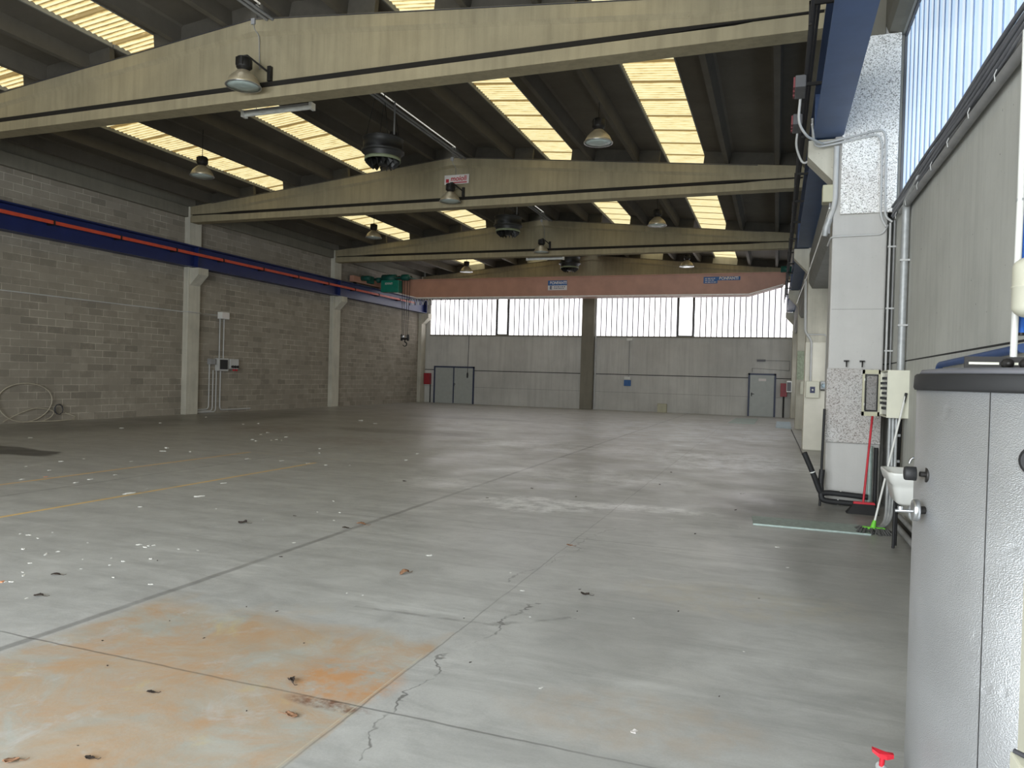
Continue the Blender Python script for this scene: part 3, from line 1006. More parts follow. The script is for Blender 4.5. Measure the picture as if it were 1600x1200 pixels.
# hoist trolley on the girder
t = thing('hoist_trolley', (-17.4, 31.0, 5.6), 'green hoist trolley with motors at the left end of the orange crane', 'hoist')
obj('housing', MB().box(-17.98, -17.02, 30.72, 31.12, 5.43, 6.0), M['green'], t, .02)
text('lettering', 'BONFANTI', .14, (-17.55, 30.715, 5.83), (PI / 2, 0, 0), M['sign_w'], t, .002, .1, .002, .4)
dr = MB(); dr.lathe([(0, 0), (.20, 0), (.20, .7), (0, .7)], (-18.0, 30.95, 6.10), 24, 'x')
obj('rope_drum', dr, M['dgreen'], t)
obj('motor', MB().lathe([(0, 0), (.13, 0), (.15, .1), (.15, .35), (.1, .42), (0, .42)], (-16.98, 30.95, 6.14), 20, 'x'), M['dgreen'], t)
obj('motor', MB().lathe([(0, 0), (.10, 0), (.12, .1), (.12, .3), (0, .36)], (-18.45, 30.9, 6.02), 20, 'x'), M['dgreen'], t)
for x in (-17.9, -17.3, -16.7):
    obj('wheel', MB().lathe([(0, -.04), (.1, -.04), (.1, .04), (0, .04)], (x, 31.3, 6.17), 20, 'y'), M['iron'], t)
obj('trolley_frame', MB().box(-18.3, -16.5, 30.86, 31.7, 6.09, 6.15), M['dgreen'], t)
rp = MB()
for x in (-16.93, -16.80, -16.64, -16.50):
    rp.tube([(x, 30.9, 6.10), (x + (-16.71 - x) * .35, 30.9, 3.37)], .012, 6)
obj('hoist_rope', rp, M['iron'], t)
t = thing('crane_hook_block', (-16.71, 30.9, 3.0), 'black crane hook block hanging on steel ropes in front of the block wall', 'hook')
hb = MB()
hb.box(-16.90, -16.84, 30.84, 30.96, 3.12, 3.42); hb.box(-16.56, -16.50, 30.84, 30.96, 3.12, 3.42); hb.box(-16.9, -16.5, 30.83, 30.97, 3.17, 3.26)
obj('side_plates', hb, M['black'], t, .01)
for x in (-16.82, -16.58):
    obj('sheave', MB().lathe([(0, -.03), (.09, -.03), (.075, 0), (.09, .03), (0, .03)], (x, 30.9, 3.31), 20, 'x'), M['steel'], t)
hk = [(-16.70, 30.9, 3.18), (-16.70, 30.9, 3.06)]
for k in range(12):
    a = math.radians(100 - k * 24)
    hk.append((-16.70 + .10 * math.cos(a), 30.9, 2.96 + .10 * math.sin(a)))
obj('hook', MB().tube(hk, [.03, .028] + [.034 - .0018 * k for k in range(12)], 10), M['black'], t)

# festoon cable under the girder
t = thing('festoon_cable', (-15.2, 31.3, 5.1), 'row of hanging cable loops under the left part of the orange crane', 'cable')
obj('track', MB().box(-17.0, -9.0, 30.98, 31.02, 5.10, 5.14), M['galv'], t)
x = -16.75
k = 0
while x < -13.3:
    w = .12 if x < -15.4 else .34
    dpt = .26 if x < -15.4 else .13
    pts = [(x + w * q / 8, 31.0 + .01 * k % .05, 5.09 - dpt * math.sin(PI * q / 8)) for q in range(9)]
    obj('cable_loop', MB().tube(pts, .012 if x < -15.4 else .009, 6), M['black'] if k % 2 else M['white'], t)
    obj('cable_carrier', MB().box(x - .02, x + .02, 30.98, 31.03, 5.06, 5.10), M['iron'], t)
    x += w + (.02 if x < -15.4 else .12); k += 1
tag(obj('pendant_cable', MB().tube([(-13.42, 31.0, 5.08), (-13.42, 31.0, 3.2), (-13.45, 31.0, 1.7)], .014, 6), M['cable']), 'thin black control cable hanging from the crane in front of the end wall', 'cable')
tag(obj('pendant_controller', MB().lathe([(0, 0), (.03, .0), (.04, .05), (.04, .2), (.015, .26), (0, .26)], (-13.45, 31.0, 1.44), 14), M['black']), 'small dark hand controller at the end of the crane control cable', 'controller')

# ------------------------------------------------------------------ lamps
def bell_parts(t, x, y, z, arm):
    r = .29
    out = MB().lathe([(r, 0), (r + .006, .004), (r - .02, .06), (.235, .13), (.17, .2), (.115, .245), (.105, .26), (.0, .26)], (x, y, z), 36)
    o = obj('reflector', out, M['reflector'], t)
    obj('lens', MB().lathe([(0, -.018), (.14, -.012), (r - .012, .002), (r - .012, .010), (0, .012)], (x, y, z), 36), M['lens'], t)
    obj('rim', MB().lathe([(r - .014, -.006), (r + .01, -.006), (r + .012, .006), (r - .012, .012)], (x, y, z), 36), M['steel'], t)
    nb = MB().lathe([(0, .25), (.095, .25), (.095, .30), (.125, .31), (.13, .34), (.13, .47), (.11, .49), (0, .49)], (x, y, z), 20)
    for k in range(6):
        a = k * PI / 3
        nb.box(x + .128 * math.cos(a) - .012, x + .128 * math.cos(a) + .012, y + .128 * math.sin(a) - .012, y + .128 * math.sin(a) + .012, z + .33, z + .47)
    obj('ballast_housing', nb, M['iron'], t)
    obj('hook', MB().tube([(x + .03 * math.cos(q * PI / 4), y, z + .50 + .03 * math.sin(q * PI / 4)) for q in range(8)] + [(x + .03, y, z + .5)], .006, 6), M['iron'], t)

def hanging(x, y, label, z=6.47, ceil=None):
    t = thing('pendant_lamp', (x, y, z), label, 'lamp', 'hanging bell lamps')
    bell_parts(t, x, y, z, False)
    zc = ztop(x) + .345
    obj('rod', MB().tube([(x, y, z + .52), (x, y, zc)], .008, 6), M['iron'], t)
for xx, yy, lb in ((-3.62, 14.8, 'bell lamp hanging on a rod in the first roof bay, right of the fan'), (-13.95, 14.8, 'bell lamp hanging on a rod in the first roof bay, near the left wall'),
                   (-3.69, 23.2, 'bell lamp hanging on a rod in the second roof bay, right of the fan'), (-13.93, 23.2, 'bell lamp hanging on a rod in the second roof bay, near the left wall'),
                   (-3.75, 31.8, 'small far bell lamp hanging above the right part of the orange crane'), (-14.0, 31.8, 'small far bell lamp hanging above the left part of the orange crane')):
    hanging(xx, yy, lb)
for yy, lb in ((BEAM_Y[0], 'bell lamp on a bracket arm on the nearest roof beam'), (BEAM_Y[1], 'bell lamp on a bracket arm just below the red and white sign'), (BEAM_Y[2], 'bell lamp on a bracket arm on the third roof beam')):
    y = yy - .40; x = -8.76; z = 6.44
    t = thing('bracket_lamp', (x, y, z), lb, 'lamp', 'bell lamps on the beams')
    bell_parts(t, x, y, z, True)
    obj('arm', MB().tube([(x, y, z + .52), (x + .05, y + .02, z + .53), (x + .22, yy - .01, z + .36)], .018, 8), M['iron'], t)
    obj('mounting_plate', MB().box(x + .18, x + .25, yy - .025, yy + .04, z + .22, z + .48), M['iron'], t)

# fluorescent battens under beams 1 and 3
for (p, q, lb) in (((-9.86, 11.5, 6.50), (-8.27, 11.5, 6.52), 'long fluorescent batten hanging just behind the nearest roof beam'), ((-9.67, 28.0, 6.33), (-8.11, 28.0, 6.33), 'long fluorescent batten hanging just behind the third roof beam')):
    t = thing('fluorescent_lamp', p, lb, 'lamp', 'fluorescent battens')
    x0, y0_, z0 = p; x1 = q[0]
    obj('body', MB().prism([(y0_ - .05, z0 + .07), (y0_ - .06, z0 + .03), (y0_ + .06, z0 + .03), (y0_ + .05, z0 + .07)], 'x', x0, x1), M['pvc_dark'], t)
    obj('cover', MB().tube([(x0 + .04, y0_, z0 + .005), (x1 - .04, y0_, z0 + .005)], .045, 12), M['tube'], t)
    for xa in (x0 - .01, x1 - .05):
        obj('end_cap', MB().box(xa, xa + .06, y0_ - .065, y0_ + .065, z0 - .05, z0 + .075), M['white'], t)
    obj('suspension_wires', MB().tube([(x0 + .3, y0_, z0 + .07), (x0 + .3, y0_, ztop(x0) + .3)], .005, 5).tube([(x1 - .3, y0_, z0 + .07), (x1 - .3, y0_, ztop(x1) + .3)], .005, 5), M['iron'], t)

# destratification fans
for (x, y, lb) in ((-8.70, 14.8, 'dark round ceiling fan unit hanging behind the nearest beam'), (-8.72, 23.2, 'dark round ceiling fan unit hanging behind the second beam'), (-8.93, 31.8, 'dark round ceiling fan unit hanging above the middle of the crane')):
    z = 6.42
    if y > 30: z = 6.47
    t = thing('ceiling_fan_unit', (x, y, z), lb, 'ceiling fan', 'round ceiling fan units')
    obj('drum', MB().lathe([(0, .22), (.47, .22), (.49, .24), (.49, .28), (.455, .29), (.455, .52), (.47, .53), (.47, .55), (0, .55)], (x, y, z), 40), M['fan_dk'], t)
    obj('cone', MB().lathe([(.44, .22), (.40, .12), (.40, .10)], (x, y, z), 40), M['fan_dk'], t)
    obj('collar_ring', MB().lathe([(.405, .04), (.415, .04), (.415, .11), (.405, .11), (.395, .08), (.405, .04)], (x, y, z), 40), M['fan_ring'], t)
    vn = MB()
    for k in range(14):
        a0 = 2 * PI * k / 14
        pts = []
        for q in range(5):
            rr = .13 + .26 * q / 4; aa = a0 + .28 * q / 4
            zz = z + .05 - .17 * (1 - abs(q - 2) / 3)
            pts.append(((x + rr * math.cos(aa), y + rr * math.sin(aa), z + .06), (x + rr * math.cos(aa + .2), y + rr * math.sin(aa + .2), zz)))
        vv = [p for pr in pts for p in pr]
        vn.add(vv, [(2 * q, 2 * q + 1, 2 * q + 3, 2 * q + 2) for q in range(4)])
    vo = obj('vanes', vn, M['fan_dk'], t, recalc=False)
    sol = vo.modifiers.new('solid', 'SOLIDIFY'); sol.thickness = .006
    obj('hub', MB().lathe([(0, -.06), (.1, -.06), (.13, .0), (.13, .1), (0, .1)], (x, y, z), 20), M['fan_dk'], t)
    rd = MB()
    for k in range(4):
        a = PI / 4 + k * PI / 2
        rd.tube([(x + .4 * math.cos(a), y + .4 * math.sin(a), z + .55), (x + .12 * math.cos(a), y + .25 * math.sin(a), ztop(x) + .3)], .007, 6)
    rd.box(x + .26, x + .31, y - .15, y - .1, z + .55, z + .66); rd.box(x + .34, x + .39, y - .05, y, z + .55, z + .66)
    obj('suspension_rods', rd, M['iron'], t)
    obj('drop_pipe', MB().tube([(x + .34, y - .1, z + .6), (x + .34, y - .1, ztop(x) + .3)], .02, 8), M['pvc_dark'], t)
# conduit pair under the ridge
t = thing('ridge_conduit', (XC, 18, 7.8), 'pair of long pipes running just under the roof ridge', 'pipe')
cm = MB()
for x in (-8.50, -8.62):
    for (a, b) in ((0, BEAM_Y[0] - .01), (BEAM_Y[0] + .36, BEAM_Y[1] - .01), (BEAM_Y[1] + .36, BEAM_Y[2] - .01), (BEAM_Y[2] + .36, BEAM_Y[3] - .01)):
        cm.tube([(x, a, ztop(x) - .05), (x, b, ztop(x) - .05)], .028, 8)
obj('pipe', cm, M['pvc_dark'], t)

# ------------------------------------------------------------------ left wall fittings
t = thing('wall_cable', (-18.55, 14, 3.4), 'thin pale cable running level along the left block wall', 'cable')
obj('cable', MB().tube([(-18.57, 2, 3.40), (-18.57, 19.0, 3.42), (-18.37, 19.02, 3.42), (-18.37, 19.6, 3.42), (-18.57, 19.64, 3.42), (-18.57, 20.60, 3.44)], .014, 6), M['pvc'], t)
t = thing('junction_box', (-18.5, 20.82, 3.44), 'pale square junction box high on the left block wall', 'junction box')
obj('housing', MB().box(-18.6, -18.40, 20.62, 21.0, 3.32, 3.56), M['white'], t, .012)
obj('cover', MB().box(-18.40, -18.39, 20.64, 20.98, 3.34, 3.54), M['sign_w'], t)
t = thing('socket_panel', (-18.55, 20.9, 1.6), 'grey power socket cluster with dark window on the left block wall', 'electrical box')
obj('main_box', MB().box(-18.6, -18.44, 20.55, 21.05, 1.48, 1.93), M['pvc'], t, .01)
obj('dark_window', MB().box(-18.44, -18.43, 20.62, 21.0, 1.54, 1.88), M['black'], t)
obj('switch_box', MB().box(-18.6, -18.47, 20.18, 20.45, 1.70, 1.90), M['pvc_dark'], t, .01)
obj('socket_box', MB().box(-18.6, -18.42, 21.12, 21.55, 1.56, 1.92), M['pvc'], t, .01)
ss = MB()
for k in range(3): ss.lathe([(0, 0), (.04, 0), (.05, .06), (0, .06)], (-18.42, 21.2 + .13 * k, 1.64), 12, 'x')
obj('sockets', ss, M['iron'], t)
rs = MB()
for k in range(2): rs.lathe([(0, 0), (.035, 0), (.035, .06), (0, .06)], (-18.42, 21.26 + .14 * k, 1.52), 12, 'x')
obj('red_plugs', rs, M['red'], t)
cd = MB()
for yy in (20.72, 20.92): cd.tube([(-18.57, yy, 3.33), (-18.57, yy, 1.93)], .022, 8)
obj('upper_conduits', cd, M['pvc'], t)
cd = MB()
for yy, ye, zz in ((20.26, 19.7, .14), (20.44, 19.7, .08), (20.60, 19.7, .04), (20.80, 22.4, .10)):
    cd.tube(smooth_path([(-18.57, yy, 1.7 if yy < 20.4 else 1.5), (-18.57, yy, zz), (-18.57, ye, zz)], .14), .022, 8)
obj('lower_conduits', cd, M['pvc'], t)

t = thing('coiled_hose', (-18.4, 13.8, 0), 'large loose loop of pale cable leaning against the left block wall', 'hose')
cp = []
for k in range(33):
    a = math.radians(-95 + k * 360 / 32)
    cp.append((-18.5 + .05 * math.sin(a * 2) - (.08 if math.sin(a) < -.5 else 0) * 0, 13.62 + .74 * math.cos(a), .535 + .51 * math.sin(a)))
cp += [(-18.42, 13.9, .03), (-18.36, 14.4, .025), (-18.34, 14.9, .04), (-18.42, 15.0, .12), (-18.48, 14.75, .22)]
obj('outer_loop', MB().tube(cp, .014, 7), M['hose'], t)
cp = [(-18.45, 13.0, .06), (-18.5, 13.4, .24), (-18.53, 13.85, .38), (-18.53, 14.2, .36), (-18.5, 14.45, .28), (-18.44, 14.3, .12), (-18.4, 14.0, .03)]
obj('inner_loop', MB().tube(smooth_path(cp, .12), .012, 7), M['hose'], t)
cp = [(-18.48 + .02 * math.sin(k), 14.55 + .12 * math.cos(k * .7), .33 + .14 * math.sin(k * .7)) for k in range(16)]
obj('tie', MB().tube(cp, .012, 6), M['cable'], t)

# ------------------------------------------------------------------ end wall fittings
t = thing('hydrant_cabinet', (-18.3, 36.4, 1.3), 'red fire hose box on a thin post at the left of the end wall', 'fire hose box')
obj('box', MB().box(-18.36, -18.0, 36.26, 36.48, 1.0, 1.62), M['hydrant'], t, .01)
obj('post', MB().tube([(-18.02, 36.4, 0), (-18.02, 36.4, 1.0)], .03, 8), M['black'], t)
t = thing('hydrant_cabinet', (.35, 36.4, 1.3), 'red fire hose box on a thin post right of the single door', 'fire hose box')
obj('box', MB().box(.18, .47, 36.24, 36.48, .98, 1.60), M['hydrant'], t, .01)
obj('post', MB().tube([(.33, 36.38, 0), (.33, 36.38, .98)], .035, 8), M['black'], t)
t = thing('emergency_lamp', (-7.0, 36.45, 3.6), 'small white emergency lamp under the glazing of the end wall', 'lamp')
obj('body', MB().box(-7.15, -6.85, 36.42, 36.5, 3.53, 3.66), M['white'], t, .01)
t = thing('wall_socket_box', (-7.05, 36.45, 1.5), 'small blue and white socket box on the end wall right of the central column', 'electrical box')
obj('box', MB().box(-7.22, -6.88, 36.4, 36.5, 1.25, 1.55), M['sign_blue'], t, .01)
obj('cover', MB().box(-7.2, -6.9, 36.38, 36.4, 1.58, 1.72), M['white'], t)
obj('conduit', MB().tube([(-7.0, 36.47, 1.72), (-7.0, 36.47, 3.53)], .012, 6), M['pvc_dark'], t)
t = thing('exit_lamp', (-.65, 36.45, 2.7), 'dark flat emergency lamp above the single door', 'lamp')
obj('body', MB().box(-.9, -.52, 36.42, 36.5, 2.60, 2.70), M['frame'], t)
obj('conduit', MB().tube([(-.52, 36.47, 2.65), (.55, 36.47, 2.65), (.55, 36.47, 2.2), (-1.1, 36.47, 2.28), (-1.1, 36.47, 2.1)], .012, 6), M['pvc_dark'], t)
tag(obj('floor_level_box', MB().box(-5.5, -5.05, 36.3, 36.5, 0, .43), M['cream_dk'], None, .01), 'brownish metal box on the floor against the end wall', 'box')
t = thing('downpipe', (-8.72, 36.4, 3), 'slim white downpipe on the right of the central end-wall column', 'pipe')
obj('pipe', MB().tube([(-8.75, 36.42, 6.3), (-8.75, 36.42, 3.9), (-8.72, 36.42, 3.3), (-8.72, 36.42, .1)], .045, 8), M['pvc'], t)

# plates set on the floor at the far right
tag(obj('floor_hatch', MB().prism([(-1.72, 29.6), (-.75, 29.6), (-.72, 33.6), (-1.62, 33.6)], 'z', 0, .018), M['plate']), 'greenish steel hatch plate flat on the floor in front of the single door', 'hatch')
tag(obj('floor_plate', MB().prism([(.02, 27.9), (.55, 27.7), (.58, 32.2), (.05, 32.2)], 'z', 0, .02), M['plate_b']), 'pale blue flat plate on the floor at the foot of the far right columns', 'plate')

# ------------------------------------------------------------------ second right-hand column fittings
y = BEAM_Y[1]
t = thing('isolator_switch', (.81, y - .1, 1.46), 'cream square switch box with dark centre on the second right column', 'electrical box')
obj('housing', MB().box(.665, .965, y - .16, y + .02, 1.27, 1.67), M['cream'], t, .012)
obj('switch_plate', MB().box(.76, .87, y - .175, y - .16, 1.39, 1.54), M['sign_dk'], t)
obj('knob', MB().lathe([(0, 0), (.022, 0), (.022, -.03), (0, -.03)], (.815, y - .175, 1.465), 14, 'y'), M['white'], t)
t = thing('power_socket', (1.07, y - .1, 1.58), 'small grey socket with pale cap on the second right column', 'socket')
obj('housing', MB().box(.99, 1.15, y - .10, y + .02, 1.48, 1.68), M['galv'], t, .015)
obj('cap', MB().lathe([(0, -.08), (.05, -.07), (.055, 0), (0, 0)], (1.06, y - .10, 1.57), 16, 'y'), M['plate_b'], t)
obj('bracket', MB().box(1.0, 1.15, y - .10, y + .02, 1.45, 1.47), M['iron'], t)
t = thing('column_conduits', (.8, y - .04, 2.6), 'pale conduits branching down the second right column to its boxes', 'pipe')
obj('conduit', MB().tube(smooth_path([(.585, y + .1, 4.15), (.59, y - .03, 3.9), (.61, y - .04, 2.86), (.76, y - .04, 2.66), (.765, y - .04, 1.67)], .1), .028, 8), M['pvc'], t)
obj('conduit', MB().tube(smooth_path([(.60, y - .04, 4.1), (.63, y - .04, 2.80), (1.10, y - .04, 2.80), (1.10, y - .04, 1.68)], .1), .018, 8), M['pvc'], t)
# cream paint on the lower part of this column
m = MB().box(.634, 1.146, y + .012, y + .56, .0, 2.62)
paint = obj('painted_foot', m, plain('cream_wall_paint', (222, 218, 204), .7, 0, .05, 3), [o for o in bpy.data.objects if o.get('label', '').find('cream at its foot') > 0][0], .02)
y = BEAM_Y[2]
tag(obj('notice_board', MB().box(.66, .98, y - .03, y + .018, 1.75, 2.75), M['poster']), 'faded greenish notice hanging on the third right column', 'notice')
t = thing('ribbed_heater', (.8, y - .1, 1.45), 'small pale ribbed unit on the third right column', 'heater')
hb = MB()
for k in range(9): hb.box(.78, .98, y - .16, y - .02, 1.24 + k * .05, 1.27 + k * .05)
hb.box(.80, .96, y - .14, y + .018, 1.24, 1.68)
obj('housing', hb, M['cream'], t)
t = thing('wall_cabinet', (.5, 33.0, 1.45), 'small grey box with dark door before the far right corner', 'cabinet')
obj('housing', MB().box(.43, .66, 35.6, 35.92, 1.2, 1.72), M['white'], t, .02)
obj('door', MB().box(.46, .63, 35.58, 35.6, 1.25, 1.66), M['frame'], t)

# ------------------------------------------------------------------ fittings on the nearest right-hand column
y = BEAM_Y[0]
t = thing('column_conduits', (1.0, y - .1, 4.8), 'pair of grey conduits crossing and dropping down the high pebble slab', 'pipe')
obj('conduit', MB().tube(smooth_path([(.33, y - .5, 5.0), (.36, y - .12, 4.80), (.50, y - .09, 4.80), (1.20, y - .09, 4.93), (1.235, y - .09, 4.8), (1.25, y - .09, 3.80), (1.34, y - .1, 3.72)], .1), .014, 8), M['pvc'], t)
obj('conduit', MB().tube(smooth_path([(.33, y - .45, 4.95), (.38, y - .12, 4.75), (.55, y - .09, 4.77), (1.14, y - .09, 4.87), (1.19, y - .09, 4.75), (1.20, y - .09, 3.80), (1.27, y - .1, 3.66)], .1), .014, 8), M['pvc'], t)
t = thing('thick_conduit', (.65, y - .09, 4.3), 'thick pale pipe dropping beside the high pebble slab', 'pipe')
obj('pipe', MB().tube(smooth_path([(.655, y - .045, 4.76), (.655, y - .045, 4.0), (.60, y + .02, 3.82)], .12), .034, 12), M['pvc'], t)
obj('fitting', MB().tube([(.60, y + .02, 3.82), (.565, y + .05, 3.70), (.55, y + .07, 3.60)], [.045, .05, .035], 10), M['galv'], t)
t = thing('junction_box', (.56, y - .02, 4.14), 'beige box under the bracket of the nearest right column', 'junction box')
obj('housing', MB().box(.50, .635, y - .06, y + .14, 4.03, 4.26), M['cream_dk'], t, .01)
obj('cable', MB().tube([(.6, y + .02, 4.03), (.6, y + .02, 3.62)], .014, 8), M['pvc_dark'], t)
t = thing('slim_conduit', (.97, y - .02, 3.6), 'slim grey conduit crossing the nearest right column below the pebble slab', 'pipe')
obj('conduit', MB().tube(smooth_path([(.60, y + .25, 3.5), (.625, y - .02, 3.57), (1.24, y - .02, 3.58), (1.30, y - .02, 3.70)], .06), .013, 8), M['pvc'], t)
t = thing('column_edge_conduits', (1.33, y - .06, 2.7), 'two slim upright conduits in the corner of the nearest right column', 'pipe')
obj('conduit', MB().tube([(1.325, y - .05, 3.72), (1.325, y - .05, 1.79)], .014, 8), M['pvc'], t)
obj('conduit', MB().tube([(1.375, y - .05, 3.75), (1.375, y - .05, 1.79)], .011, 8), M['pvc_dark'], t)
for z in (3.4, 2.6, 2.05): obj('clip', MB().box(1.30, 1.398, y - .068, y - .04, z, z + .02), M['pvc'], t)
hk = MB()
for x in (.86, 1.05):
    hk.tube([(x, y + .01, 1.92), (x, y - .05, 1.92), (x, y - .05, 1.84)], .009, 6); hk.box(x - .03, x + .03, y - .04, y - .0, 1.91, 1.93)
tag(obj('wall_hook', hk, M['iron']), 'pair of small dark steel pegs above the low pebble slab', 'hook')
# white cable strung from the column to the far one below the runway
cp = [at(a, b, x=.585) for a, b in ((1296, 325), (1283, 368), (1262, 430), (1251, 458), (1245, 475))]
tag(obj('strung_cable', MB().tube(smooth_path(cp, .8), .010, 6), M['white']), 'bright thin cable strung below the right blue runway beam', 'cable')

# big grey downpipe, cable bundle on the right wall
t = thing('vertical_duct', (1.36, 9.5, 2.8), 'thick grey upright conduit on the right wall above the open cabinet', 'pipe')
obj('pipe', MB().tube(smooth_path([(1.345, 8.6, 3.78), (1.345, 9.45, 3.72), (1.345, 9.47, 3.5), (1.345, 9.47, 1.79)], .12), .042, 14), M['galv'], t)
for z in (3.05, 2.3): obj('clip', MB().box(1.295, 1.398, 9.42, 9.52, z, z + .02), M['pvc'], t)
t = thing('cable_bundle', (1.36, 7, 3.8), 'bundle of grey conduits and dark cables along the right wall below the glazing', 'pipe')
pa = MB()
pa.tube(smooth_path([(1.35, 10.40, 3.80), (1.35, 2.0, 3.74)], .1), .03, 10)
pa.tube([(1.345, 9.8, 3.70), (1.345, 2.0, 3.64)], .036, 10)
obj('conduits', pa, M['pvc_dark'], t)
pa = MB()
for k, (zz, rr) in enumerate(((3.86, .018), (3.895, .016), (3.83, .015), (3.765, .016), (3.755, .013))):
    pa.tube([(1.335 - .012 * (k % 2), yy, zz + .012 * math.sin(yy * 2.3 + k) - (.0 if yy > 3 else 0)) for yy in [10.4 - .4 * q for q in range(21)]], rr, 7)
obj('cables', pa, M['cable_grey'], t)
for q in range(11):
    yy = 10.0 - q * .72
    obj('clip', MB().tube([(1.312, yy, 3.655), (1.305, yy, 3.70), (1.318, yy, 3.735)], .0045, 5), M['pvc'], t)

# ------------------------------------------------------------------ open electrical cabinet
t = thing('electrical_cabinet', (1.29, 9.5, 1.5), 'cream electrical cabinet on the right wall with its windowed door open', 'electrical box')
bx = MB()
bx.box(1.18, 1.40, 9.20, 9.215, 1.245, 1.785); bx.box(1.18, 1.40, 9.785, 9.80, 1.245, 1.785)
bx.box(1.18, 1.40, 9.215, 9.785, 1.77, 1.785); bx.box(1.18, 1.40, 9.215, 9.785, 1.245, 1.26); bx.box(1.38, 1.399, 9.215, 9.785, 1.26, 1.77)
obj('housing', bx, M['cream'], t)
pn = MB().box(1.20, 1.22, 9.22, 9.78, 1.27, 1.76)
obj('front_panel', pn, M['white'], t)
bk = MB()
for k in range(7):
    zz = 1.33 + .058 * k
    for q in range(4):
        if (k * 4 + q) % 3: bk.box(1.17, 1.20, 9.28 + .12 * q, 9.34 + .12 * q, zz, zz + .03)
obj('breakers', bk, M['black'], t)
dr = MB(); X0, X1 = .985, 1.178; yd = 9.80
dr.box(X0, X0 + .025, yd, yd + .035, 1.235, 1.795); dr.box(X1 - .02, X1, yd, yd + .035, 1.235, 1.795)
dr.box(X0, X1, yd, yd + .035, 1.235, 1.285); dr.box(X0, X1, yd, yd + .035, 1.745, 1.795)
d = obj('door', dr, M['cream_dk'], t)
gk = MB()
gk.tube([(X0 + .035, yd - .010, 1.30), (X0 + .035, yd - .010, 1.73), (X1 - .03, yd - .010, 1.73), (X1 - .03, yd - .010, 1.30), (X0 + .035, yd - .010, 1.30)], .011, 6)
obj('gasket', gk, M['black'], d)
obj('window_pane', MB().box(X0 + .025, X1 - .02, yd + .012, yd + .018, 1.285, 1.745), M['glass_box'], d)
hl = MB()
for z in (1.36, 1.66): hl.box(X0 + .02, X0 + .035, yd - .012, yd + .002, z, z + .03)
obj('latch', hl, M['white'], d)

t = thing('floor_conduits', (1.25, 9.3, .6), 'three grey conduits curving from the open cabinet down to the floor strip', 'pipe')
for k in range(3):
    o_ = .034 * k
    obj('conduit', MB().tube(smooth_path([(1.235 + o_, 9.34, 1.245), (1.235 + o_, 9.34, .42), (1.20 + o_ * .8, 9.14, .035 + o_ * .1), (1.02, 8.88 - o_, .03)], .30, 9), .0165, 10), M['galv'], t)
obj('cover_tray', MB().box(1.22, 1.32, 9.36, 9.37, .4, 1.12), M['galv'], t)
tag(obj('black_hose', MB().tube([(1.365, 9.5, 1.22), (1.365, 9.52, 1.0), (1.365, 9.58, .62), (1.36, 9.6, .05)], .022, 8), M['black']), 'dark upright hose on the right wall behind the white basin', 'hose')
vv = MB()
for z in (.72, 1.02): vv.box(1.335, 1.365, 9.45, 9.5, z, z + .03)
tag(obj('hose_bracket', vv, M['steel']), 'small bright clamps on the dark hose of the right wall', 'bracket')
# flat metal cover strip on the floor
st = MB().prism([(-.23, 9.16), (-.20, 8.64), (1.00, 8.64), (1.00, 9.16)], 'z', 0, .012)
st.box(-.2, 1.0, 8.632, 8.64, 0, .018)
tag(obj('steel_cover_strip', st, M['plate']), 'flat grey steel cover strip lying on the floor by the brooms', 'metal plate')

# black insulated pipes round the column foot
t = thing('insulated_pipes', (.9, 10.3, .1), 'pair of black foam-covered pipes around the foot of the nearest right column', 'pipe')
obj('pipe', MB().tube(smooth_path([(1.15, 10.42, .16), (.68, 10.40, .185), (.585, 10.38, .17), (.50, 10.34, .40), (.37, 10.30, .70)], .08), .036, 10), M['black'], t)
obj('pipe', MB().tube(smooth_path([(1.15, 10.40, .062), (.70, 10.38, .075), (.60, 10.37, .09), (.585, 10.40, .30), (.60, 10.42, .48)], .05), .036, 10), M['black'], t)
obj('thin_pipe', MB().tube([(.585, 10.42, .0), (.59, 10.42, .4), (.605, 10.44, 1.28)], .016, 8), M['black'], t)
bd = MB()
for (a, b_) in (((.82, 10.42, .182), (.835, 10.42, .181)), ((.79, 10.39, .072), (.805, 10.39, .072)), ((.48, 10.335, .445), (.475, 10.333, .458))):
    bd.tube([a, b_], .0385, 10)
obj('tape_bands', bd, M['white'], t)
tag(obj('floor_cable', MB().tube([(.60, 17.6, .012), (.59, 20, .012), (.56, 23, .012), (.53, 27, .012)], .012, 6), M['cable']), 'thin dark cable lying on the floor along the right columns', 'cable')
t = thing('corner_pipes', (1.2, 10.4, .4), 'grey and black upright pipes at the right foot of the nearest column', 'pipe')
obj('pipe', MB().tube([(1.17, 10.47, .02), (1.17, 10.47, .82)], .032, 10), M['plate'], t)
obj('black_pipe', MB().tube([(1.24, 10.48, .02), (1.24, 10.48, .80)], .026, 10), M['black'], t)

# ------------------------------------------------------------------ broom and mop
t = thing('broom', (1.07, 10.1, 0), 'red-handled broom with black bristles leaning at the nearest right column', 'broom')
obj('handle', MB().tube([(1.065, 10.08, .12), (1.17, 10.36, 1.24)], .014, 10), M['red'], t)
obj('head', MB().prism([(.95, .12), (.96, .145), (1.19, .145), (1.20, .12)], 'y', 10.04, 10.12), M['red'], t)
bs = MB()
bs.add([(.96, 10.05, .12), (1.19, 10.05, .12), (1.19, 10.11, .12), (.96, 10.11, .12), (.87, 9.97, .0), (1.24, 9.97, .0), (1.24, 10.15, .0), (.87, 10.15, .0)],
       [(0, 1, 2, 3), (4, 7, 6, 5), (0, 4, 5, 1), (1, 5, 6, 2), (2, 6, 7, 3), (3, 7, 4, 0)])
obj('bristles', bs, M['black'], t)
t = thing('floor_mop', (1.05, 8.85, 0), 'green and white mop leaning against the open cabinet', 'mop')
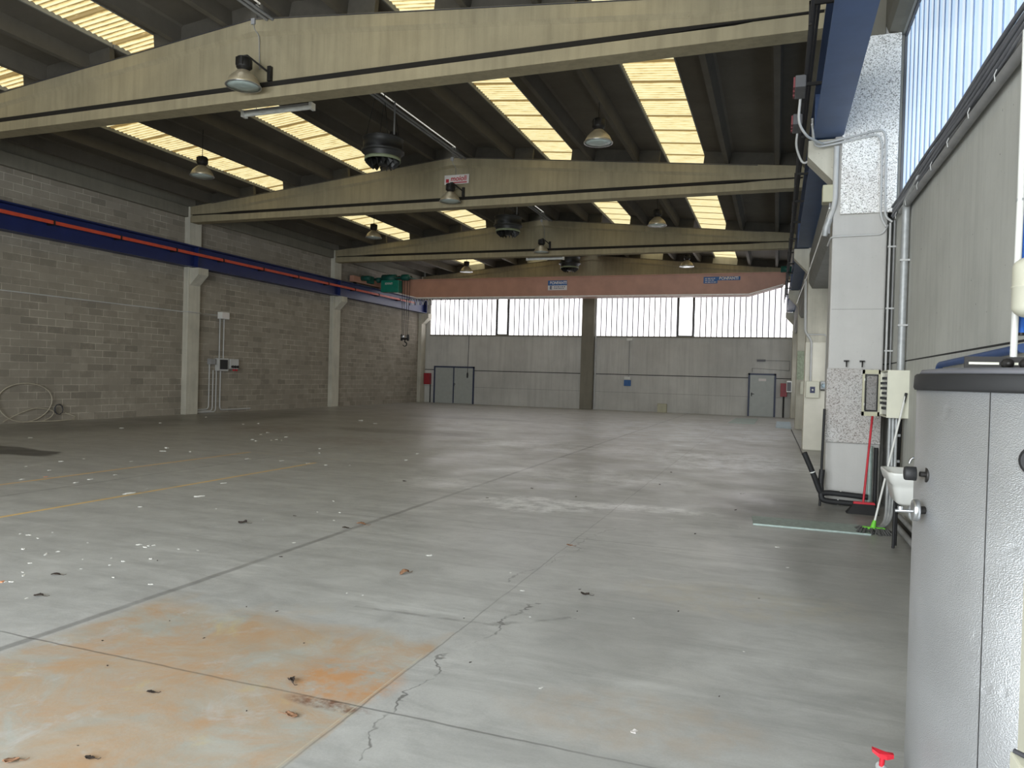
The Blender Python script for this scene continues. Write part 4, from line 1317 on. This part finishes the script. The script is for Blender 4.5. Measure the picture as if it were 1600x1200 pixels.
obj('handle', MB().tube([(1.05, 8.84, .10), (1.36, 9.17, 1.50)], .0115, 10), M['white'], t)
obj('grip', MB().tube([(1.345, 9.155, 1.42), (1.368, 9.178, 1.53)], .014, 10), M['black'], t)
obj('socket', MB().tube([(1.035, 8.83, .04), (1.055, 8.845, .13)], [.03, .018], 10), M['mopgreen'], t)
obj('clamp', MB().box(.93, 1.16, 8.79, 8.86, .035, .06), M['mopgreen'], t, .01)
mp = MB()
for k in range(46):
    a = random.uniform(-1, 1); x0 = 1.045 + a * .11; y0_ = 8.82 + random.uniform(-.02, .02)
    x1 = x0 + a * .08 + random.uniform(-.05, .05); y1 = y0_ + random.choice((-1, 1)) * random.uniform(.04, .17)
    mp.tube([(x0, y0_, .045), ((x0 + x1) / 2, (y0_ + y1) / 2, .035 + random.uniform(0, .02)), (x1, y1, .009)], .009, 5)
obj('yarn', mp, M['mopgrey'], t)

# ------------------------------------------------------------------ wash basin
def rrect(cx0, cx1, cy0, cy1, r, n=5):
    pts = []
    for (cx, cy, a0) in ((cx1 - r, cy1 - r, 0), (cx0 + r, cy1 - r, 90), (cx0 + r, cy0 + r, 180), (cx1 - r, cy0 + r, 270)):
        for k in range(n + 1):
            a = math.radians(a0 + 90 * k / n)
            pts.append((cx + r * math.cos(a), cy + r * math.sin(a)))
    return pts
def loft(rings, close_top=False, close_bottom=True):
    m = MB(); n = len(rings[0][0]); v = []
    for pts, z in rings: v += [(p[0], p[1], z) for p in pts]
    f = []
    for i in range(len(rings) - 1):
        for k in range(n):
            f.append((i * n + k, i * n + (k + 1) % n, (i + 1) * n + (k + 1) % n, (i + 1) * n + k))
    if close_bottom: f.append(tuple(range(n - 1, -1, -1)))
    if close_top: f.append(tuple(range((len(rings) - 1) * n, len(rings) * n)))
    m.add(v, f, True)
    return m
t = thing('wash_basin', (1.2, 7.7, .8), 'white wash basin on the right wall, partly behind the silver tank', 'basin')
R_ = [(rrect(1.10, 1.395, 7.55, 7.93, .05), .505), (rrect(1.07, 1.395, 7.52, 7.96, .06), .53), (rrect(1.04, 1.395, 7.49, 7.99, .07), .66), (rrect(1.035, 1.395, 7.485, 7.995, .07), .69),
      (rrect(1.01, 1.395, 7.46, 8.02, .07), .715), (rrect(.985, 1.395, 7.44, 8.04, .08), .79), (rrect(.985, 1.395, 7.44, 8.04, .08), .81), (rrect(1.01, 1.38, 7.47, 8.01, .07), .81),
      (rrect(1.04, 1.34, 7.50, 7.98, .07), .76), (rrect(1.10, 1.30, 7.58, 7.90, .07), .60)]
obj('bowl', loft(R_, True), M['white'], t)
obj('tap', MB().tube(smooth_path([(1.36, 7.74, .80), (1.36, 7.74, .92), (1.22, 7.74, .94), (1.20, 7.74, .88)], .05), .013, 10), M['steel'], t)
obj('trap', MB().tube(smooth_path([(1.22, 7.74, .53), (1.22, 7.74, .36), (1.32, 7.74, .34), (1.32, 7.74, .42), (1.40, 7.74, .42)], .05), .02, 10), M['galv'], t)
lp = MB()
lp.tube([(1.12, 7.95, .52), (1.12, 7.97, .02)], .014, 8); lp.tube([(1.10, 7.6, .52), (1.11, 7.6, .50)], .02, 8)
lp.tube([(1.17, 8.2, .48), (1.17, 8.22, .0)], .016, 8)
obj('bracket', lp, M['black'], t)
t = thing('low_pipes', (1.35, 7.5, .1), 'dark low pipes along the foot of the right wall behind the tank', 'pipe')
obj('pipe', MB().tube([(1.33, 9.1, .16), (1.33, 3.6, .16)], .025, 8).tube([(1.30, 9.1, .06), (1.30, 3.6, .06)], .03, 8), M['pvc_dark'], t)

# ------------------------------------------------------------------ expansion vessel and pipes on the right wall
t = thing('expansion_vessel', (1.28, 4.55, 2.1), 'cream rounded pressure vessel on the right wall above the tank', 'vessel')
zc0, zc1 = 1.98, 2.31
pf = [(0, zc0)] + [(.10 * math.sin(a), zc0 + .06 * (1 - math.cos(a))) for a in [PI / 2 * k / 8 for k in range(1, 9)]] + [(.10, 2.14), (.104, 2.143), (.104, 2.149), (.10, 2.152)] + \
     [(.10 * math.cos(a), zc1 - .06 + .06 * math.sin(a)) for a in [PI / 2 * k / 8 for k in range(0, 9)]]
obj('body', MB().lathe(pf, (1.262, 4.55, 0), 36), M['cream'], t)
obj('bracket', MB().box(1.36, 1.40, 4.5, 4.6, 2.05, 2.25), M['galv'], t)
t = thing('white_riser_pipe', (1.23, 4.7, 2.2), 'white upright pipe behind the pressure vessel on the right wall', 'pipe')
obj('pipe', MB().tube([(1.245, 4.78, 3.6), (1.238, 4.75, 2.68), (1.23, 4.75, 1.72)], .018, 12), M['white'], t)
obj('collar', MB().tube([(1.24, 4.755, 2.66), (1.24, 4.755, 2.645)], .023, 12), M['galv'], t)
t = thing('blue_riser_pipe', (1.30, 4.75, 2.2), 'bright blue sleeved upright pipe beside the white riser', 'pipe')
obj('pipe', MB().tube([(1.285, 4.80, 3.5), (1.275, 4.80, 1.92)], .024, 12), M['blue_pipe'], t)
obj('end_band', MB().tube([(1.275, 4.80, 1.92), (1.275, 4.80, 1.905)], .026, 12), M['iron'], t)
t = thing('blue_sleeved_pipe', (1.34, 6.5, 1.8), 'dark blue sleeved pipe running along the right wall and dropping behind the tank', 'pipe')
obj('pipe', MB().tube(smooth_path([(1.34, 5.0, 1.845), (1.34, 7.33, 1.80), (1.34, 7.40, 1.55), (1.34, 7.40, 1.2)], .10, 8), .028, 12), M['blue_dk'], t)
obj('bright_sleeve', MB().tube([(1.34, 7.40, 1.745), (1.34, 7.40, 1.2)], .0295, 12), M['blue_pipe'], t)

# ------------------------------------------------------------------ hot-water storage tank
TX, TY, TR = .903, 2.6, .48
t = thing('storage_tank', (TX, TY, 0), 'big silver foil-wrapped cylindrical tank with black top band at the right edge', 'tank')
obj('jacket', MB().lathe([(0, .06), (TR - .02, .06), (TR, .08), (TR, 1.598), (0, 1.598)], (TX, TY, 0), 128), M['foil'], t)
def tank_pt(az_deg, off=0.0):
    """point on the jacket seen at this azimuth from the camera"""
    a = math.radians(az_deg); d = Vector((math.sin(a), math.cos(a)))
    c = Vector((TX, TY)); b = d.dot(c); q = b * b - (c.dot(c) - TR * TR)
    p = d * (b - math.sqrt(max(q, 0)))
    n = (p - c).normalized()
    return p + n * off, n
def az(px):
    return math.degrees(math.atan((px - 800) / F_PX) - YAW)
p, n = tank_pt(az(1548))
tn = Vector((-n.y, n.x))
sm = MB()
a_ = p + tn * .0012 + n * .0012; b_ = p - tn * .0012 + n * .0012; c_ = p - tn * .0012 - n * .01; d_ = p + tn * .0012 - n * .01
sm.prism([tuple(a_), tuple(b_), tuple(c_), tuple(d_)], 'z', .08, 1.597)
obj('seam', sm, M['fan_dk'], t)
obj('base_ring', MB().lathe([(TR - .06, 0), (TR - .05, 0), (TR - .05, .08), (TR - .06, .08), (TR - .06, 0)], (TX, TY, 0), 64), M['black'], t)
obj('top_band', MB().lathe([(TR - .01, 1.590), (TR + .006, 1.592), (TR + .010, 1.60), (TR + .008, 1.636), (TR + .002, 1.642), (0, 1.642)], (TX, TY, 0), 128), M['black'], t)
obj('lid', MB().lathe([(0, 1.641), (TR - .005, 1.642), (TR - .012, 1.655), (TR - .05, 1.66), (0, 1.66)], (TX, TY, 0), 96), M['frame'], t)
bk = obj('bracket', MB().box(.60, 1.15, 2.86, 2.868, 1.662, 1.71).box(.58, 1.15, 2.79, 2.868, 1.659, 1.664), M['iron'], t)
sl = MB().box(.612, .70, 2.8565, 2.8595, 1.683, 1.691).box(.735, .755, 2.8565, 2.8595, 1.683, 1.691).box(.80, .90, 2.8565, 2.8595, 1.683, 1.691)
obj('slots', sl, M['cream'], bk)
bo = MB()
for x in (.722, .775): bo.lathe([(0, -.03), (.009, -.03), (.009, -.02), (.017, -.02), (.018, -.006), (.014, 0), (0, 0)], (x, 2.858, 1.687), 16, 'y')
obj('bolts', bo, M['iron'], bk)
# fittings on the left flank
fl = MB().tube([(.47, 2.50, 1.335), (.415, 2.49, 1.338)], .008, 8)
fl.lathe([(0, 0), (.022, 0), (.022, .008), (0, .008)], (.432, 2.50, 1.335), 24, 'x')
obj('probe_flange', fl, M['iron'], t)
obj('thermostat_knob', MB().lathe([(0, -.032), (.019, -.032), (.021, -.028), (.021, 0), (0, 0)], (.405, 2.49, 1.338), 20, 'x'), M['black'], t)
gf = MB().lathe([(0, -.004), (.030, -.004), (.033, -.001), (.033, .012), (.030, .015), (0, .015)], (.402, 2.49, 1.228), 28, 'x')
gf.tube([(.40, 2.49, 1.224), (.352, 2.49, 1.222)], .005, 10)
gf.tube([(.366, 2.49, 1.236), (.366, 2.49, 1.226)], .008, 8)
obj('thermometer', gf, M['steel'], t)
obj('stub_pipe', MB().tube([(.47, 2.52, 1.228), (.415, 2.49, 1.228)], .012, 8), M['iron'], t)
p, n = tank_pt(az(1626), .0)
kn = MB()
kd = n
c3 = Vector((p.x, p.y, 1.42))
n3 = Vector((n.x, n.y, 0))
kn.tube([c3 - n3 * .005, c3 + n3 * .012, c3 + n3 * .02], [.040, .040, .032], 24)
obj('dial', kn, M['black'], t)
p, n = tank_pt(az(1612), .0); n3 = Vector((n.x, n.y, 0)); c3 = Vector((p.x, p.y, .53))
obj('low_dial', MB().tube([c3 - n3 * .005, c3 + n3 * .014, c3 + n3 * .02], [.040, .040, .032], 24), M['dgreen'], t)
vl = MB().tube(smooth_path([(.46, 2.53, .40), (.36, 2.52, .40), (.335, 2.50, .43)], .03), .014, 10)
vo = obj('drain_valve', vl, M['galv'], t)
hw = MB()
hw.add([(.312, 2.49, .472), (.330, 2.482, .462), (.352, 2.482, .458), (.372, 2.49, .462), (.372, 2.506, .462), (.352, 2.514, .458), (.330, 2.514, .462), (.312, 2.506, .472),
        (.312, 2.49, .482), (.330, 2.482, .474), (.352, 2.482, .470), (.372, 2.49, .474), (.372, 2.506, .474), (.352, 2.514, .470), (.330, 2.514, .474), (.312, 2.506, .482)],
       [(7, 6, 5, 4, 3, 2, 1, 0), (8, 9, 10, 11, 12, 13, 14, 15)] + [(k, (k + 1) % 8, 8 + (k + 1) % 8, 8 + k) for k in range(8)])
hw.tube([(.34, 2.50, .43), (.343, 2.498, .465)], .008, 8)
obj('red_handle', hw, M['red'], vo)

t = thing('boiler_casing', (.8, 1.8, 0), 'cream metal casing edge at the far right, in front of the silver tank', 'cabinet')
obj('side_panel', MB().box(.520, .85, 1.45, 1.88, 0.0, 1.235), M['cream'], t, .004)
lw = MB()
lw.box(.431, .85, 1.30, 1.60, 0, .925)
lw2 = obj('lower_cover', lw, M['cream'], t, .004)
lw3 = MB().tube([(.436, 1.59, .93), (.46, 1.56, .93), (.50, 1.50, .93)], .005, 6)
obj('cable', lw3, M['cable'], t)

# ------------------------------------------------------------------ litter and leaves on the floor
def scrap(name, px, py, size, mat, label, group, cat, elong=1.0, ang=None, hgt=.25, seedk=0):
    p = at(px, py, z=0)
    rnd = random.Random(seedk)
    n = 9; size *= .6
    a0 = rnd.uniform(0, PI) if ang is None else ang
    v = []
    for ring, rr in ((0, 1.0), (1, .5)):
        for k in range(n):
            a = 2 * PI * k / n
            q = rr * size * rnd.uniform(.55, 1.2)
            x, y = q * math.cos(a) * elong, q * math.sin(a) / max(1, elong ** .5)
            xr, yr = x * math.cos(a0) - y * math.sin(a0), x * math.sin(a0) + y * math.cos(a0)
            z = (.001 + abs(rnd.gauss(0, .12)) * size if ring == 0 else size * hgt * rnd.uniform(.5, 1.3))
            v.append((p.x + xr, p.y + yr, z))
    v.append((p.x, p.y, size * hgt * .7))
    f = [(k, (k + 1) % n, n + (k + 1) % n, n + k) for k in range(n)] + [(n + k, n + (k + 1) % n, 2 * n) for k in range(n)]
    vb = [(x, y, 0.0) for x, y, z in v[:n]]
    m = MB().add(v + vb, f + [(2 * n + 1 + k, k, (k + 1) % n, 2 * n + 1 + (k + 1) % n)[::-1] for k in range(n)] + [tuple(2 * n + 1 + k for k in range(n))[::-1]])
    o = obj(name, m, mat)
    tag(o, label, cat, group)
    return o

G1 = [(260, 700, .11), (255, 705, .09), (297, 706, .05), (190, 669, .08), (250, 661, .08), (322, 652, .10), (380, 663, .09), (47, 684, .07), (94, 721, .05), (131, 717, .04), (41, 729, .05), (77, 735, .04)]
for i, (a, b, s_) in enumerate(G1):
    scrap('paper_scrap', a, b, s_ * .8, M['scrap'], 'white crumpled scrap on the dark floor beyond the left yellow line', 'white scraps beyond the left yellow line', 'scrap', 1.5, None, .3, i)
G2 = [(34, 749, .035), (119, 754, .06), (141, 749, .06), (179, 742, .035), (205, 721, .04), (229, 764, .03), (349, 755, .05), (386, 717, .05), (391, 718, .03), (440, 720, .06), (482, 724, .05)]
for i, (a, b, s_) in enumerate(G2):
    scrap('paper_scrap', a, b, s_ * .8, M['scrap'], 'white scrap lying around the two yellow floor lines', 'white scraps around the yellow lines', 'scrap', 1.9, 1.2 + .3 * (i % 3), .2, 20 + i)
scrap('paper_scrap', 202, 771, .075, M['scrap'], 'largest pinkish-white torn scrap lying on the nearer yellow line', None, 'scrap', 2.2, 1.35, .25, 61)
scrap('paper_scrap', 309, 776, .055, M['scrap'], 'white torn scrap just right of the nearer yellow line', None, 'scrap', 2.2, 1.0, .25, 62)
G3 = [(404, 662, .10), (407, 679, .07), (418, 676, .08), (394, 687, .09), (400, 689, .07), (432, 687, .07), (447, 683, .09), (499, 701, .06), (499, 708, .07), (564, 657, .13), (587, 662, .10), (652, 709, .08), (634, 719, .06), (424, 688, .05), (440, 688, .05), (509, 727, .05), (546, 727, .05)]
for i, (a, b, s_) in enumerate(G3):
    scrap('paper_scrap', a, b, s_ * .75, M['scrap'], 'white scrap on the far middle floor before the end wall', 'white scraps on the far middle floor', 'scrap', 1.3, None, .3, 70 + i)
G4 = [(219, 792, .03), (32, 834, .02), (45, 836, .03), (59, 841, .025), (82, 832, .02), (37, 858, .04), (72, 866, .04), (91, 862, .02), (47, 880, .02), (217, 851, .04), (226, 855, .03), (232, 853, .03), (240, 852, .03),
      (192, 877, .025), (172, 883, .02), (236, 873, .03), (177, 902, .025), (236, 913, .025), (37, 899, .03), (36, 894, .02), (9, 909, .02), (18, 909, .025), (42, 935, .02), (126, 889, .018), (279, 858, .02), (309, 860, .02), (338, 795, .02), (137, 848, .015), (129, 874, .015), (174, 872, .015)]
for i, (a, b, s_) in enumerate(G4):
    scrap('paper_scrap', a, b, s_ * .9, M['scrap'], 'tiny white fleck on the near left floor beyond the long dark joint', 'tiny white flecks on the near left floor', 'scrap', 1.5, None, .25, 100 + i)
scrap('orange_scrap', 3, 909, .03, M['scrap_o'], 'small orange scrap at the left edge of the floor', None, 'scrap', 1.3, None, .3, 140)
scrap('orange_scrap', 72, 745, .045, M['scrap_o'], 'small orange scrap beside the farther yellow line', None, 'scrap', 1.4, None, .2, 141)
G5 = [(521, 783, .03), (496, 800, .02), (531, 801, .022), (522, 813, .02), (459, 848, .022), (542, 927, .015), (567, 930, .016), (411, 812, .02), (716, 868, .012), (725, 964, .01), (828, 964, .012), (798, 895, .02), (816, 923, .022), (1050, 812, .025), (1156, 824, .018), (1214, 855, .03), (1231, 887, .02), (710, 753, .03), (1207, 738, .03), (956, 842, .012), (990, 966, .012), (1162, 1018, .01)]
for i, (a, b, s_) in enumerate(G5):
    scrap('paper_scrap', a, b, s_ * .9, M['scrap'], 'tiny pale fleck on the open middle floor', 'tiny pale flecks on the middle floor', 'scrap', 1.4, None, .25, 150 + i)
scrap('paper_scrap', 671, 868, .035, M['scrap'], 'small white torn scrap behind the brown leaf in the middle of the floor', None, 'scrap', 1.8, .4, .25, 180)
scrap('paper_scrap', 845, 1075, .018, M['scrap'], 'small pale scrap on the near middle floor', None, 'scrap', 1.4, 1.2, .15, 181)
scrap('pale_leaf', 991, 1143, .03, M['sign_w'], 'pale translucent leaf on the floor near the bottom of the view', None, 'leaf', 1.3, 1.2, .1, 182)

def leaf(px, py, size, mat, label, ang, seedk, group=None, curl=.5):
    p = at(px, py, z=0); rnd = random.Random(seedk)
    t = thing('dry_leaf', p, label, 'leaf', group)
    nL, nW = 8, 4
    v = []
    for i in range(nL + 1):
        u = i / nL
        w = size * .55 * math.sin(PI * min(1, u * .92 + .06)) ** .7 * (1 + .25 * math.sin(u * 19 + seedk))
        for k in range(nW + 1):
            q = (k / nW - .5) * 2
            x = (u - .5) * 2 * size; y = q * w
            z = size * curl * (abs(q) ** 1.6 * .7 + .35 * math.sin(u * 5 + seedk)) * .6 + size * .2 + rnd.uniform(-.05, .05) * size
            v.append((x * math.cos(ang) - y * math.sin(ang), x * math.sin(ang) + y * math.cos(ang), max(.002, z)))
    f = [(i * (nW + 1) + k, i * (nW + 1) + k + 1, (i + 1) * (nW + 1) + k + 1, (i + 1) * (nW + 1) + k) for i in range(nL) for k in range(nW)]
    v = [(a + p.x, b + p.y, c) for a, b, c in v]
    o = obj('blade', MB().add(v, f, True), mat, t, recalc=False)
    sm_ = o.modifiers.new('solid', 'SOLIDIFY'); sm_.thickness = .0012
    c, s_ = math.cos(ang), math.sin(ang)
    obj('stem', MB().tube([(p.x + c * size, p.y + s_ * size, .006), (p.x + c * size * 1.7, p.y + s_ * size * 1.7, .004), (p.x + c * size * 2.1 - s_ * size * .3, p.y + s_ * size * 2.1 + c * size * .3, .008)], .0015, 5), mat, t)
    return t
leaf(455, 1120, .034, M['leaf'], 'curled brown leaf on the rusty slab near the bottom of the view', 3.0, 3)
leaf(455, 1066, .030, M['leaf_d'], 'dark crumpled leaf with a long stem on the rusty slab', -.6, 5, None, 1.1)
leaf(236, 1083, .022, M['leaf_d'], 'small brown leaf in the middle of the rusty slab', .3, 7)
leaf(140, 1186, .022, M['leaf_d'], 'small black leaf at the bottom left of the rusty slab', .2, 8)
leaf(17, 1191, .03, M['leaf'], 'thin dry leaf with stalk at the bottom left corner', .6, 9)
leaf(632, 897, .045, M['leaf'], 'curled light brown leaf alone on the middle floor', 1.2, 11, None, .9)
leaf(564, 820, .05, M['leaf'], 'brown leaf lying right beside the long dark joint', .1, 12)
leaf(540, 826, .035, M['leaf_d'], 'dark leaf lying on the long dark joint', .4, 13)
leaf(890, 853, .03, M['leaf'], 'reddish brown leaf on the floor right of the middle', .1, 14)
leaf(914, 930, .032, M['leaf_d'], 'dark red leaf with upturned stem on the middle right floor', 0.0, 15, None, .8)
leaf(379, 818, .045, M['leaf_d'], 'dark curled leaf far left of the long dark joint', .3, 16, None, 1.0)
leaf(60, 932, .035, M['leaf_d'], 'dark leaf near the left edge just beyond the rusty slab', .3, 17)
leaf(87, 899, .035, M['leaf_d'], 'dark thin leaf among the flecks on the near left floor', .4, 18, None, .4)
G6 = [(632, 752, .05), (439, 870, .025), (831, 763, .04), (631, 751, .03), (1049, 738, .05), (1086, 834, .03), (761, 778, .03), (725, 966, .012), (906, 921, .016), (902, 955, .014), (1149, 797, .035), (1031, 757, .04), (735, 1035, .014), (1186, 935, .012), (900, 776, .03), (460, 806, .03),
      (168, 1040, .012), (160, 1001, .014), (319, 997, .014), (385, 1111, .010), (265, 970, .010), (475, 1005, .012), (385, 948, .012), (433, 955, .016), (122, 1165, .008), (246, 876, .02), (1124, 1088, .01), (1060, 955, .016)]
for i, (a, b, s_) in enumerate(G6):
    scrap('leaf_fragment', a, b, s_ * .8, M['leaf_d'], 'tiny dark leaf fragment on the floor', 'dark leaf fragments on the floor', 'leaf fragment', 1.6, None, .3, 200 + i)
